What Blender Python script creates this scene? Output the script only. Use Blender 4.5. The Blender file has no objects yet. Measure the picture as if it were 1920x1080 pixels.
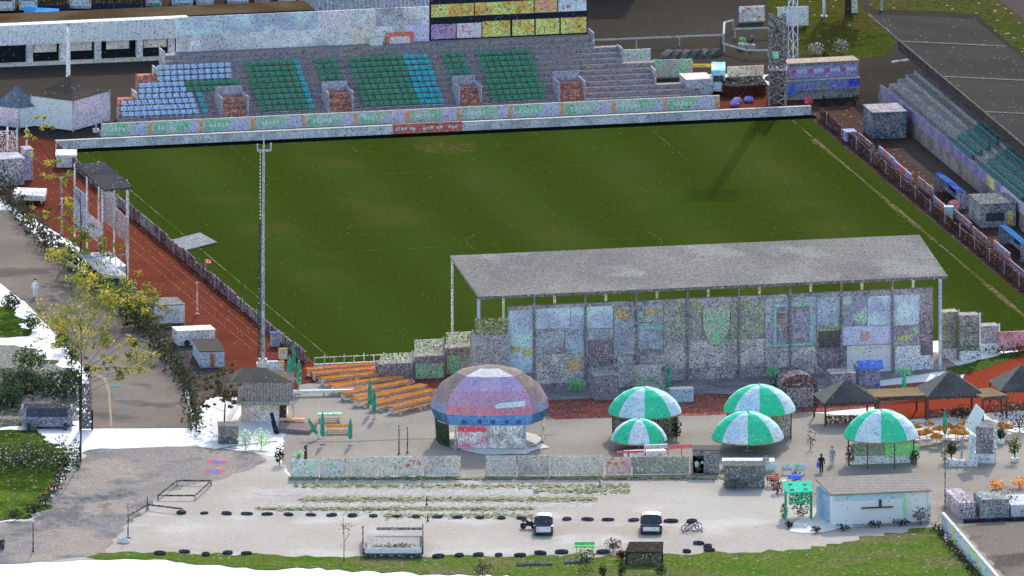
import bpy, math, random
from mathutils import Vector, Matrix
# ------------------------------------------------------------------ basics
scn = bpy.context.scene
COL = scn.collection
SE = 0.1934; CE = math.sqrt(1-SE*SE); ELEV = math.asin(SE)
ROT = math.radians(12.96)            # the pitch and stands are turned this much from the viewer's axis
CR, SR = math.cos(ROT), math.sin(ROT)
R = random.Random(7)
def G(px, py, z=0.0):
    """survey coordinates (20 units per metre across) to metres on the site"""
    return Vector(((px-960)/20, ((540-py)/20-CE*z)/SE, z))
def W2(px): return px/20
def H(px): return px/(20*CE)
ORD = 'first second third fourth fifth sixth seventh eighth ninth tenth eleventh twelfth thirteenth fourteenth fifteenth sixteenth seventeenth eighteenth nineteenth twentieth'.split()+['twenty-first','twenty-second','twenty-third','twenty-fourth','twenty-fifth','twenty-sixth','twenty-seventh','twenty-eighth','twenty-ninth','thirtieth']

class MB:
    def __init__(s): s.v=[]; s.f=[]; s.mi=[]; s.cur=0
    def add(s, vs, fs):
        n=len(s.v); s.v+= [tuple(v) for v in vs]
        for f in fs: s.f.append([n+i for i in f]); s.mi.append(s.cur)
        return s
    def m(s,i): s.cur=i; return s
    def box(s, x0,x1,y0,y1,z0,z1, rz=0, o=(0,0,0)):
        c,si=math.cos(rz),math.sin(rz)
        vs=[]
        for z in (z0,z1):
            for x,y in ((x0,y0),(x1,y0),(x1,y1),(x0,y1)):
                vs.append((o[0]+x*c-y*si, o[1]+x*si+y*c, o[2]+z))
        return s.add(vs,[(3,2,1,0),(4,5,6,7),(0,1,5,4),(1,2,6,5),(2,3,7,6),(3,0,4,7)])
    def prism(s, poly, z0, z1):
        n=len(poly); vs=[(x,y,z0) for x,y in poly]+[(x,y,z1) for x,y in poly]
        fs=[tuple(range(n-1,-1,-1)),tuple(range(n,2*n))]+[(i,(i+1)%n,n+(i+1)%n,n+i) for i in range(n)]
        return s.add(vs,fs)
    def slab(s, pts, t):
        """a tilted plate: four+ top corners, thickness t downward"""
        n=len(pts); vs=[tuple(p) for p in pts]+[(p[0],p[1],p[2]-t) for p in pts]
        fs=[tuple(range(n)),tuple(range(2*n-1,n-1,-1))]+[(i,n+i,n+(i+1)%n,(i+1)%n) for i in range(n)]
        return s.add(vs,fs)
    def xz(s, poly, y0, y1):
        n=len(poly); vs=[(x,y0,z) for x,z in poly]+[(x,y1,z) for x,z in poly]
        fs=[tuple(range(n)),tuple(range(2*n-1,n-1,-1))]+[(i,n+i,n+(i+1)%n,(i+1)%n) for i in range(n)]
        return s.add(vs,fs)
    def yz(s, poly, x0, x1):
        n=len(poly); vs=[(x0,y,z) for y,z in poly]+[(x1,y,z) for y,z in poly]
        fs=[tuple(range(n)),tuple(range(2*n-1,n-1,-1))]+[(i,n+i,n+(i+1)%n,(i+1)%n) for i in range(n)]
        return s.add(vs,fs)
    def cyl(s, p0, p1, r0, r1=None, n=8):
        r1=r0 if r1 is None else r1
        p0=Vector(p0); p1=Vector(p1); d=(p1-p0).normalized()
        a=d.orthogonal().normalized(); b=d.cross(a)
        vs=[]
        for p,r in ((p0,r0),(p1,r1)):
            for i in range(n):
                t=2*math.pi*i/n; vs.append(p+a*(r*math.cos(t))+b*(r*math.sin(t)))
        fs=[tuple(range(n-1,-1,-1)),tuple(range(n,2*n))]+[(i,(i+1)%n,n+(i+1)%n,n+i) for i in range(n)]
        return s.add(vs,fs)
    def lathe(s, prof, n=16, a0=0.0, a1=2*math.pi, o=(0,0,0), ph=0.0):
        full=abs(a1-a0-2*math.pi)<1e-6; k=n if full else n+1
        vs=[]
        for r,z in prof:
            for i in range(k):
                t=ph+a0+(a1-a0)*i/n; vs.append((o[0]+r*math.cos(t),o[1]+r*math.sin(t),o[2]+z))
        fs=[]
        for j in range(len(prof)-1):
            for i in range(n):
                i2=(i+1)%k; fs.append((j*k+i,j*k+i2,(j+1)*k+i2,(j+1)*k+i))
        return s.add(vs,fs)
    def torus(s, c, Rr, r, n=14, m=6, tilt=0):
        vs=[];fs=[]
        for i in range(n):
            a=2*math.pi*i/n
            for j in range(m):
                b=2*math.pi*j/m; q=Rr+r*math.cos(b)
                vs.append((c[0]+q*math.cos(a),c[1]+q*math.sin(a),c[2]+r*math.sin(b)+tilt*q*math.cos(a)))
        for i in range(n):
            for j in range(m):
                fs.append((i*m+j,((i+1)%n)*m+j,((i+1)%n)*m+(j+1)%m,i*m+(j+1)%m))
        return s.add(vs,fs)
    def blob(s, c, r, rng, n=10, m=6, jit=.18):
        vs=[];fs=[]
        for j in range(m+1):
            t=math.pi*j/m
            for i in range(n):
                a=2*math.pi*i/n; k=1+rng.uniform(-jit,jit)
                vs.append((c[0]+r[0]*k*math.sin(t)*math.cos(a),c[1]+r[1]*k*math.sin(t)*math.sin(a),c[2]+r[2]*k*math.cos(t)))
        for j in range(m):
            for i in range(n):
                fs.append((j*n+i,(j+1)*n+i,(j+1)*n+(i+1)%n,j*n+(i+1)%n))
        return s.add(vs,fs)
    def leaf(s, p, sz, rng):
        a=Vector((rng.uniform(-1,1),rng.uniform(-1,1),rng.uniform(-1,1))).normalized()
        b=a.orthogonal().normalized(); c=a.cross(b); t=rng.uniform(0,6.28)
        u=b*math.cos(t)+c*math.sin(t); w=a.cross(u)
        p=Vector(p); l=sz*rng.uniform(.6,1.3); k=l*.6
        return s.add([p-u*l*.5,p+w*k*.5,p+u*l*.5,p-w*k*.5],[(0,1,2,3)])
    def leaves(s, c, r, n, sz, rng, hollow=0.0):
        for _ in range(n):
            d=Vector((rng.gauss(0,1),rng.gauss(0,1),rng.gauss(0,1))).normalized()*(rng.uniform(hollow,1)**(1/2.2))
            s.leaf((c[0]+r[0]*d.x,c[1]+r[1]*d.y,max(.02,c[2]+r[2]*d.z)),sz,rng)
        return s

def mesh(name, mb, mats):
    me=bpy.data.meshes.new(name); me.from_pydata(mb.v,[],mb.f)
    for m in (mats if isinstance(mats,(list,tuple)) else [mats]): me.materials.append(m)
    if any(mb.mi): me.polygons.foreach_set('material_index',mb.mi)
    me.update()
    return me
def part(name, mb, mats, parent=None, label=None):
    o=bpy.data.objects.new(name, mesh(name,mb,mats)); COL.objects.link(o)
    if parent is not None: o.parent=parent
    if label: o['label']=label
    return o
LABELS={}
def tag(o,label,cat,group=None):
    o['label']=label; o['category']=cat
    if group: o['group']=group
    return o
def thing(name,label,cat,loc,rz=0,group=None):
    o=bpy.data.objects.new(name,None); COL.objects.link(o); o.location=loc; o.rotation_euler=(0,0,rz)
    o.empty_display_size=.3
    return tag(o,label,cat,group)
def solo(name,mb,mats,label,cat,loc,rz=0,group=None):
    o=part(name,mb,mats); o.location=loc; o.rotation_euler=(0,0,rz)
    return tag(o,label,cat,group)
def copy_tree(o,parent=None):
    c=o.copy(); COL.objects.link(c)
    if parent is not None: c.parent=parent
    for ch in list(o.children): copy_tree(ch,c)
    return c
def dup(o,loc,rz,label,group=None):
    c=copy_tree(o); c.location=loc; c.rotation_euler=(0,0,rz); c['label']=label
    if group: c['group']=group
    return c
def struct(name,mb,mats,kind='structure'):
    o=part(name,mb,mats); o['kind']=kind; return o
def along(a,b):
    a=G(*a); b=G(*b); d=b-a
    return a, math.atan2(d.y,d.x), d.length

# ------------------------------------------------------------------ materials
GF=1.38; WF=0.57
def lin(c): 
    c/=255.0
    return c/12.92 if c<=.04045 else ((c+.055)/1.055)**2.4
def alb(c,f):
    k={'g':(GF*.965,GF*.98,GF*1.04),'w':(WF*.92,WF,WF*1.07),'n':(1,1,1)}[f]
    return tuple(min(.86,lin(x)/q) for x,q in zip(c,k))
MATS={}
def M(name, c, f='w', var=.3, dark=.05, light=.05, hue=.12, cell=.105, c2=None, ns=.6, thr=(.42,.58), holes=0, rough=.85, stripes=None, c3=None, lightc=.75, leaf=0):
    if name in MATS: return MATS[name]
    if any(k in name for k in ('leaf','leaves','hedge','bush','ivy','foliage','blossom','weed','plant','twig','low_dark','bare_dark')) and f!='g' and 'wall' not in name: leaf=.5
    dark*=.55 if f=='w' else .6; light*=.6 if f=='w' else .3
    m=bpy.data.materials.new(name); m.use_nodes=True; nt=m.node_tree; N=nt.nodes; L=nt.links
    for n in list(N): N.remove(n)
    out=N.new('ShaderNodeOutputMaterial'); bs=N.new('ShaderNodeBsdfPrincipled')
    bs.inputs['Roughness'].default_value=rough
    try: bs.inputs['Specular IOR Level'].default_value=(.25 if rough<.5 else 0.0)
    except Exception: pass
    geo=N.new('ShaderNodeNewGeometry')
    def rgb(c): 
        n=N.new('ShaderNodeRGB'); n.outputs[0].default_value=(*c,1); return n.outputs[0]
    def mix(a,b,fac,mode='MIX'):
        n=N.new('ShaderNodeMix'); n.data_type='RGBA'; n.blend_type=mode
        if isinstance(fac,(int,float)): n.inputs[0].default_value=fac
        else: L.new(fac,n.inputs[0])
        L.new(a,n.inputs[6]); L.new(b,n.inputs[7]); return n.outputs[2]
    def math_(op,a,b=None,c=None):
        n=N.new('ShaderNodeMath'); n.operation=op
        for i,x in enumerate((a,b,c)):
            if x is None: continue
            if isinstance(x,(int,float)): n.inputs[i].default_value=x
            else: L.new(x,n.inputs[i])
        return n.outputs[0]
    def noise(scale,seed,detail=3):
        n=N.new('ShaderNodeTexNoise'); n.inputs['Scale'].default_value=scale; n.inputs['Detail'].default_value=detail
        ad=N.new('ShaderNodeVectorMath'); ad.operation='ADD'; ad.inputs[1].default_value=(seed*3.1,seed*1.7,seed*2.3)
        L.new(geo.outputs['Position'],ad.inputs[0]); L.new(ad.outputs[0],n.inputs['Vector']); return n.outputs['Fac']
    def ramp(x,a,b):
        n=N.new('ShaderNodeMapRange'); n.inputs[1].default_value=a; n.inputs[2].default_value=b; L.new(x,n.inputs[0]); return n.outputs[0]
    seed=len(MATS)+1
    # small grains
    ad=N.new('ShaderNodeVectorMath'); ad.operation='ADD'; ad.inputs[1].default_value=(.031+seed*.7,.043,.037); L.new(geo.outputs['Position'],ad.inputs[0])
    sn=N.new('ShaderNodeVectorMath'); sn.operation='SNAP'; sn.inputs[1].default_value=(cell,)*3; L.new(ad.outputs[0],sn.inputs[0])
    wn=N.new('ShaderNodeTexWhiteNoise'); wn.noise_dimensions='3D'; L.new(sn.outputs[0],wn.inputs['Vector'])
    base=rgb(alb(c,f))
    if c2: base=mix(base,rgb(alb(c2,f)),ramp(noise(ns,seed),*thr))
    if c3: base=mix(base,rgb(alb(c3,f)),ramp(noise(ns*1.7,seed+40),.54,.66))
    if stripes:
        # mown / ribbed bands along a direction: (dirx,diry,dirz,period,colour,softness)
        dx,dy,dz,per,sc,soft=stripes
        dot=N.new('ShaderNodeVectorMath'); dot.operation='DOT_PRODUCT'; dot.inputs[1].default_value=(dx,dy,dz); L.new(geo.outputs['Position'],dot.inputs[0])
        s=math_('SINE',math_('MULTIPLY',dot.outputs['Value'],2*math.pi/per))
        base=mix(base,rgb(alb(sc,f)),ramp(s,-soft,soft))
    if var:
        g=math_('MULTIPLY_ADD',wn.outputs['Value'],2*var,1-var)
        cb=N.new('ShaderNodeCombineColor'); 
        for i in range(3): L.new(g,cb.inputs[i])
        base=mix(base,cb.outputs[0],1.0,'MULTIPLY')
    if hue: base=mix(base,wn.outputs['Color'],hue,'SOFT_LIGHT' if hue<.3 else 'OVERLAY')
    if dark or light:
        wn2=N.new('ShaderNodeTexWhiteNoise'); wn2.noise_dimensions='3D'
        a2=N.new('ShaderNodeVectorMath'); a2.operation='ADD'; a2.inputs[1].default_value=(17.3,5.1,9.7); L.new(sn.outputs[0],a2.inputs[0]); L.new(a2.outputs[0],wn2.inputs['Vector'])
        if dark: base=mix(base,rgb((.03,.031,.034)),math_('MULTIPLY',math_('LESS_THAN',wn2.outputs['Value'],dark),.72))
        if light: base=mix(base,rgb((lightc,)*3),math_('MULTIPLY',math_('GREATER_THAN',wn2.outputs['Value'],1-light),.72))
    L.new(base,bs.inputs['Base Color'])
    surf=bs.outputs[0]
    if leaf:
        tl=N.new('ShaderNodeBsdfTranslucent'); L.new(base,tl.inputs[0]); am=N.new('ShaderNodeMixShader'); am.inputs[0].default_value=leaf
        L.new(bs.outputs[0],am.inputs[1]); L.new(tl.outputs[0],am.inputs[2]); surf=am.outputs[0]
    if holes:
        tr=N.new('ShaderNodeBsdfTransparent'); mx=N.new('ShaderNodeMixShader')
        wn3=N.new('ShaderNodeTexWhiteNoise'); wn3.noise_dimensions='3D'
        a3=N.new('ShaderNodeVectorMath'); a3.operation='ADD'; a3.inputs[1].default_value=(3.3,25.1,1.7); L.new(sn.outputs[0],a3.inputs[0]); L.new(a3.outputs[0],wn3.inputs['Vector'])
        L.new(math_('LESS_THAN',wn3.outputs['Value'],holes),mx.inputs[0]); L.new(surf,mx.inputs[1]); L.new(tr.outputs[0],mx.inputs[2]); L.new(mx.outputs[0],out.inputs[0])
    else: L.new(surf,out.inputs[0])
    MATS[name]=m; return m

# ------------------------------------------------------------------ camera, light
cam=bpy.data.objects.new('camera',bpy.data.cameras.new('camera')); COL.objects.link(cam); scn.camera=cam
cam.data.type='ORTHO'; cam.data.ortho_scale=96.0; cam.data.clip_start=1; cam.data.clip_end=4000
cam.location=(0,-600*CE,600*SE); cam.rotation_euler=(math.pi/2-ELEV,0,0)
SUN_EL=math.radians(29); SUN_AZ=math.radians(7.0)   # azimuth from +Y towards +X
w=bpy.data.worlds.new('World'); scn.world=w; w.use_nodes=True
nt=w.node_tree; bg=nt.nodes['Background']; sky=nt.nodes.new('ShaderNodeTexSky'); sky.sky_type='NISHITA'; sky.sun_disc=False
sky.sun_elevation=SUN_EL; sky.sun_rotation=SUN_AZ; sky.air_density=1.0; sky.dust_density=2.0; sky.ozone_density=.6
nt.links.new(sky.outputs[0],bg.inputs[0]); bg.inputs[1].default_value=.15
sl=bpy.data.lights.new('sun','SUN'); sl.energy=2.0; sl.angle=math.radians(.55); sl.color=(1,.955,.89)
so=bpy.data.objects.new('sun',sl); COL.objects.link(so)
sd=Vector((math.sin(SUN_AZ)*math.cos(SUN_EL),math.cos(SUN_AZ)*math.cos(SUN_EL),math.sin(SUN_EL)))
so.rotation_euler=sd.to_track_quat('Z','Y').to_euler(); so.location=(0,200,120)
scn.view_settings.view_transform='Standard'; scn.view_settings.look='None'; scn.view_settings.gamma=1.0
scn.view_settings.exposure=0.95
scn.cycles.max_bounces=6; scn.cycles.transparent_max_bounces=16
# ------------------------------------------------------------------ ground sheets
def ragged(pts, step=1.0, amp=.25, seed=1):
    rng=random.Random(seed); out=[]
    n=len(pts)
    for i in range(n):
        a=Vector(pts[i]); b=Vector(pts[(i+1)%n]); d=b-a; k=max(1,int(d.length/step)); 
        nn=Vector((-d.y,d.x)).normalized() if d.length>0 else Vector((0,0))
        for j in range(k):
            p=a+d*(j/k)
            out.append(tuple(p+nn*rng.uniform(-amp,amp)))
    return out
LEV=[0.0]
def sheet(name, px, mat, z, amp=0.0, step=1.2, kind='structure', seed=3):
    pts=[tuple(G(x,y,z).to_2d()) for x,y in px]
    if amp: pts=ragged(pts,step,amp,seed)
    from mathutils.geometry import tessellate_polygon
    tri=tessellate_polygon([[Vector((x,y,0)) for x,y in pts]])
    mb=MB(); fs=[]
    for t in tri:
        a,b,c=[Vector(pts[i]) for i in t]
        fs.append(t if (b-a).cross(c-a)>0 else (t[0],t[2],t[1]))
    mb.add([(x,y,z) for x,y in pts],fs)
    return struct(name,mb,mat,kind)
struct('ground',MB().box(-1500,1500,-1500,1500,-1,0),M('pale_chalk',(255,255,255),'n',var=.0,dark=.0,light=0,hue=0))

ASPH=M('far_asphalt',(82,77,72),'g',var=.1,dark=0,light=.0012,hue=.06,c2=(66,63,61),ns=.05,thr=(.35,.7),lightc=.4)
ROADM=M('road_asphalt',(134,126,122),'g',var=.12,dark=.004,light=.004,hue=.08,c2=(152,142,134),ns=.12,thr=(.35,.65),c3=(116,110,108),lightc=.5)
LOTM=M('gravel_lot',(206,201,197),'g',var=.12,dark=.004,light=.01,hue=.06,c2=(192,185,179),ns=.07,thr=(.35,.65),c3=(217,214,212),cell=.11)
PLAZA=M('plaza_paving',(180,174,167),'g',var=.12,dark=.008,light=.006,hue=.06,c2=(166,159,153),ns=.1,thr=(.4,.65),lightc=.6)
TRACK=M('red_track',(126,70,56),'g',var=.16,dark=.01,light=.012,hue=.1,c2=(114,64,52),ns=.12,lightc=.4,cell=.12)
REDPAVE=M('red_brick_paving',(116,70,60),'w',var=.3,dark=.10,light=.10,hue=.12,c2=(96,60,54),ns=.25,lightc=.5,cell=.12)
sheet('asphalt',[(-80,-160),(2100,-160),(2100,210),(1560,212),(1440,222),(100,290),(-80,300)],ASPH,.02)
GFAR=M('far_lawn',(70,84,34),'g',var=.3,dark=.0,light=.012,hue=.14,c2=(84,84,44),ns=.09,thr=(.4,.62),lightc=.5,cell=.22)
sheet('lawn',[(1432,-160),(1436,15),(1460,60),(1478,95),(1500,104),(1600,112),(1662,106),(1682,72),(1612,8),(1585,-160)],GFAR,.04,.3,seed=5)
sheet('lawn',[(1622,-160),(1632,18),(1720,22),(1830,26),(1930,110),(2080,240),(2080,-160)],M('far_lawn_flowers',(78,88,44),'g',var=.3,dark=0,light=.03,hue=.14,c2=(92,88,58),ns=.08,lightc=.5,cell=.25),.04,.3,seed=6)
sheet('path',[(1860,-160),(1872,0),(1990,90),(2040,90),(1900,-20),(1890,-160)],M('path_gravel',(98,90,90),'g',var=.1,dark=0,light=0),.06)
# running track round the pitch
sheet('running_track',[(-60,232),(105,262),(125,285),(615,704),(560,735),(470,706),(430,690),(340,600),(250,535),(160,470),(-60,330)],TRACK,.05,.1)
sheet('running_track',[(1345,172),(1440,176),(1560,205),(1640,262),(1590,262),(1530,222),(1440,216),(1345,205)],TRACK,.05,.1)
sheet('running_track',[(1520,205),(1600,190),(2060,560),(2060,700),(1990,640),(1516,226)],M('dusty_track',(98,78,72),'g',var=.25,dark=.08,light=.04,hue=.12,cell=.2,lightc=.4),.06)
sheet('running_track',[(2080,600),(1940,646),(1812,697),(1790,735),(1640,762),(1640,790),(1800,778),(2080,752)],M('clean_track',(156,74,54),'g',var=.12,dark=.03,light=0,hue=.08,cell=.12),.05)
lanes=MB()
for k in range(4):
    off=-26-20*k
    a=G(118+off*1.0,290+8-off*.1*0); a=G(128+off,292-off*.03); b=G(560+off,655-off*.03)
    d=(b-a); n=Vector((-d.y,d.x,0)).normalized()*.04
    lanes.add([a-n+Vector((0,0,.06)),b-n+Vector((0,0,.06)),b+n+Vector((0,0,.06)),a+n+Vector((0,0,.06))],[(0,1,2,3)])
struct('lane_lines',lanes,M('lane_paint',(172,120,108),'g',var=.2,dark=.1,light=0,holes=.35,cell=.3))
# pitch
PU=(1402/20,61/20/SE); PV=(-482/20,407/20/SE)
def pt(u,v,z=.0):
    """pitch coordinates in metres from the near left corner: u across, v away"""
    o=G(600,690); return Vector((o.x+u*CR-v*SR, o.y+u*SR+v*CR, z))
PLEN=math.hypot(*PV); PWID=math.hypot(*PU)
GRASS=M('pitch_grass',(63,83,30),'g',var=.12,dark=0,light=.0018,hue=.08,c2=(72,87,38),ns=.045,thr=(.38,.66),cell=.11,
        stripes=(CR,SR,0,13.0,(60,78,27),.8),c3=(76,86,36),lightc=.45)
mb=MB(); mb.add([pt(0,0,.08),pt(PWID,0,.08),pt(PWID,PLEN,.08),pt(0,PLEN,.08)],[(0,1,2,3)])
struct('pitch',mb,GRASS)
FU0=1.9; FU1=PWID-1.9; FV0=1.6; FV1=PLEN-1.6; FM=(FU0+FU1)/2; HV=(FV0+FV1)/2
def line(mb,a,b,w=.1,z=.1):
    a=Vector(a);b=Vector(b);d=(b-a);n=Vector((-d.y,d.x)).normalized()*w/2
    mb.add([pt(*(a-n),z),pt(*(b-n),z),pt(*(b+n),z),pt(*(a+n),z)],[(0,1,2,3)])
ml=MB()
for a,b in (((FU0,FV0),(FU0,FV1)),((FU1,FV0),(FU1,FV1))): line(ml,a,b,.14)
struct('touchlines',ml,M('worn_line',(134,136,112),'g',var=.2,dark=0,light=0,holes=.2,cell=.4,c2=(92,106,56),ns=.15))
ml=MB()
for a,b in (((FU0,HV),(FU1,HV)),((FU0,FV1),(FU1,FV1))): line(ml,a,b,.14)
for s,e in ((1,FV1),(-1,FV0)):
    q=e-s*16.5
    for a,b in (((FM-20.15,e),(FM-20.15,q)),((FM+20.15,e),(FM+20.15,q)),((FM-20.15,q),(FM+20.15,q)),((FM-9.15,e),(FM-9.15,e-s*5.5)),((FM+9.15,e),(FM+9.15,e-s*5.5)),((FM-9.15,e-s*5.5),(FM+9.15,e-s*5.5))): line(ml,a,b,.11)
for i in range(40):
    a=2*math.pi*i/40;b=2*math.pi*(i+1)/40
    line(ml,(FM+9.15*math.cos(a),HV+9.15*math.sin(a)),(FM+9.15*math.cos(b),HV+9.15*math.sin(b)),.11)
struct('pitch_lines',ml,M('faint_line',(108,114,78),'g',var=.2,dark=0,light=0,holes=.5,cell=.4,c2=(100,106,66),ns=.2))
def patch(name,c,r,mat,z,n=24,seed=1):
    rng=random.Random(seed); k=[1+rng.uniform(-.22,.22) for _ in range(n)]
    mb=MB(); mb.add([pt(c[0]+r[0]*k[i]*math.cos(2*math.pi*i/n),c[1]+r[1]*k[i]*math.sin(2*math.pi*i/n),z) for i in range(n)],[tuple(range(n))])
    return struct(name,mb,mat)
WORN=M('worn_turf',(90,90,48),'g',var=.2,dark=0,light=0,holes=.3,c2=(84,92,40),ns=.5,cell=.25)
patch('worn_goalmouth',(FM-.5,FV1-5.5),(3.0,3.2),WORN,.094)
patch('worn_goalmouth',(FM-.5,FV0+4),(3.4,3.6),WORN,.094,seed=4)
ml=MB(); 
for i in range(16):
    v=FV0+6+i*5.6; ww=.45+.25*math.sin(i*.9)
    line(ml,(FU1-.1,v),(FU1-.1,v+5.6),ww,.096)
struct('worn_strip',ml,M('worn_side',(126,104,74),'g',var=.2,dark=0,light=0,holes=.15,c2=(90,92,46),ns=.2,cell=.3))
# street side
sheet('street',[(168,842),(362,836),(410,842),(520,855),(545,893),(1100,893),(1480,893),(1560,990),(1760,985),(1500,1060),(1180,1046),(600,1046),(180,1048),(100,1052),(-80,1060),(-80,982),(60,975),(105,920),(150,860)],LOTM,.03,.35,seed=8)
LOT_SHADE=M('shaded_asphalt',(156,153,154),'g',var=.2,dark=.03,light=.02,hue=.08,c2=(178,168,162),ns=.12,thr=(.4,.6),c3=(138,138,144),cell=.12)  # duller than the gravel: tree shade partly put into the colour
sheet('street',[(165,842),(362,836),(470,846),(500,868),(455,884),(400,900),(300,925),(240,985),(190,1040),(100,1052),(-80,1062),(-80,984),(60,977),(105,920),(150,860)],LOT_SHADE,.045,.5,seed=18)
sheet('plaza',[(395,835),(520,850),(545,893),(1480,893),(1500,880),(1750,900),(1760,960),(1790,1000),(1880,1120),(2100,1120),(2100,830),(1860,805),(1540,775),(1030,745),(700,745),(600,700),(530,715),(540,765),(530,850)],PLAZA,.025,.2,seed=9)
sheet('brick_paving',[(560,690),(1040,690),(1040,742),(1545,735),(1740,715),(1800,700),(1800,745),(1545,772),(1040,786),(700,790),(640,745)],REDPAVE,.04,.1)
sheet('plaza',[(560,722),(720,700),(820,742),(1040,784),(1040,815),(560,830)],PLAZA,.055,.15,seed=19)
sheet('road',[(-80,385),(20,395),(75,450),(170,535),(245,590),(305,652),(345,718),(362,802),(172,803),(166,700),(105,625),(40,560),(-20,515),(-80,500)],ROADM,.03,.12,seed=10)
sheet('kerb',[(178,700),(198,706),(206,730),(211,800),(207,800),(202,732),(194,712),(178,704)],M('kerb_stone',(178,166,152),'g',var=.1,dark=.01,light=0),.045)
bm=MB()
for x,y in ((176,675),(203,702),(214,724),(224,748),(234,773)):
    bm.add([G(x-9,y+3,.05),G(x+12,y+3,.05),G(x+14,y-3,.05),G(x-7,y-3,.05)],[(0,1,2,3)])
struct('road_marking',bm,M('blue_paint',(128,168,176),'g',var=.15,dark=0,light=0,holes=.2,c2=(140,150,150),ns=.8))
bm=MB()
for (x,y,rx,ry,i) in ((406,866,19,4.2,0),(402,884,20,5,0),(406,866,11,2.4,1),(402,884,12,2.8,1)):
    bm.m(i); z=.05+.006*i
    bm.add([G(x+rx*math.cos(2*math.pi*k/20),y+ry*math.sin(2*math.pi*k/20),z+.0) for k in range(19,-1,-1)],[tuple(range(20))])
struct('painted_roundel',bm,[M('red_paint',(226,110,128),'g',var=.1,dark=0,light=.03),M('azure_paint',(104,146,222),'g',var=.1,dark=0,light=.03)])
VERGE=M('verge_grass',(102,124,58),'g',var=.35,dark=.02,light=.02,hue=.15,c2=(120,122,82),ns=.12,thr=(.48,.6),c3=(84,122,44),cell=.2,lightc=.5)
sheet('verge',[(160,1044),(230,1034),(480,1040),(800,1044),(960,1042),(1180,1042),(1330,1036),(1500,1030),(1620,1008),(1700,996),(1752,984),(1775,1000),(1860,1082),(1890,1130),(1040,1130),(1020,1082),(700,1072),(600,1064),(520,1066),(420,1062),(330,1050),(180,1048)],VERGE,.06,.9,.9,seed=11)
LEFTG=M('bank_grass',(96,122,52),'g',var=.4,dark=.06,light=.02,hue=.15,c2=(64,86,34),ns=.2,cell=.2,lightc=.5)
sheet('verge',[(-80,800),(60,806),(100,830),(128,850),(112,900),(85,950),(50,972),(-80,985)],LEFTG,.05,.8,.9,seed=12)
sheet('verge',[(-80,560),(20,575),(44,600),(52,628),(-80,634)],LEFTG,.05,.7,.9,seed=13)
sheet('yard',[(1800,986),(1880,978),(2100,975),(2100,1130),(1905,1130),(1878,1075)],M('yard_asphalt',(142,134,128),'g',var=.15,dark=.03,light=.01,hue=.06,c2=(108,103,100),ns=.12,thr=(.5,.62)),.05,.25,seed=14)
tufts=MB(); rg=random.Random(5)
for (x0,x1,y,dy,n) in ((550,1180,912,5,900),(560,1120,937,5,1100),(480,1000,955,4,900),(720,1000,968,5,450),(1000,1180,922,5,300),(540,1360,898,3,1600)):
    for _ in range(n):
        p=G(rg.uniform(x0,x1),y+rg.gauss(0,dy*.5)); a=rg.uniform(0,6.28); l=rg.uniform(.1,.3); z=rg.uniform(.055,.1); tufts.add([(p.x+l*math.cos(a+q*1.57)*(1 if q%2 else .6),p.y+l*math.sin(a+q*1.57)*(1 if q%2 else .6),z+.02*q) for q in range(4)],[(0,1,2,3)])
struct('weeds',tufts,M('weed_green',(176,182,140),'g',var=.25,dark=.05,light=0,c2=(190,190,150),ns=.3),'stuff')
pal=MB()
for (x0,x1,y,h) in ((490,1160,924,10),(490,1120,947,9),(480,980,962,6)):
    pal.add([G(x0,y+h/2,.042),G(x1,y+h/2,.042),G(x1,y-h/2,.042),G(x0,y-h/2,.042)],[(0,1,2,3)])
struct('pale_gravel',pal,M('pale_gravel',(214,214,214),'g',var=.1,dark=0,light=.03,holes=.35,cell=.16))

sheet('stand_ground',[(885,700),(1760,660),(1800,690),(1545,728),(1035,750),(880,735)],M('stand_concrete',(122,118,120),'w',var=.3,dark=.12,light=.08,hue=.12,c2=(104,102,106),ns=.3,lightc=.5),.048)
sheet('track_apron',[(150,470),(252,538),(345,602),(432,692),(470,708),(500,722),(440,740),(395,745),(362,770),(352,730),(300,650),(245,590),(180,535)],M('apron_asphalt',(104,98,94),'g',var=.25,dark=.08,light=.06,hue=.1,c2=(84,80,80),ns=.3,lightc=.5),.028,.2)

sheet('plaza',[(1440,882),(1760,880),(1830,1000),(1770,1000),(1640,1002),(1480,1010)],PLAZA,.018)
sheet('rough_ground',[(-80,640),(40,646),(150,700),(150,760),(145,800),(40,800),(-80,806)],M('rough_ground',(92,100,84),'g',var=.4,dark=.1,light=.06,hue=.15,c2=(150,150,146),ns=.16,thr=(.48,.54),holes=.12),.02,.7,.8,seed=44)
# ------------------------------------------------------------------ shared finishes
WHITE=M('white_board',(196,198,200),'w',var=.28,dark=.07,light=.16,c2=(150,156,162),ns=.5)
STEEL=M('grey_steel',(150,156,166),'w',var=.3,dark=.1,light=.15,c2=(120,128,140),ns=.6)
DARK=M('dark_void',(34,38,46),'w',var=.4,dark=.2,light=.02,lightc=.3)
CONC=M('terrace_concrete',(116,115,122),'w',var=.35,dark=.1,light=.05,hue=.2,c2=(122,116,118),ns=.25,lightc=.5)
GREY=M('grey_wall',(136,138,144),'w',var=.4,dark=.12,light=.1,hue=.2,c2=(120,118,122),ns=.5)
PURP=M('purple_grey_wall',(112,104,112),'w',var=.45,dark=.16,light=.10,hue=.25,c2=(116,112,118),ns=.6)
BLUEG=M('blue_grey_banner',(142,158,172),'w',var=.3,dark=.07,light=.08,hue=.2,c2=(122,128,142),ns=.35,c3=(148,168,160))
BLUEP=M('pale_blue_banner',(160,184,206),'w',var=.26,dark=.05,light=.12,hue=.15,c2=(140,152,172),ns=.4)
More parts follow.
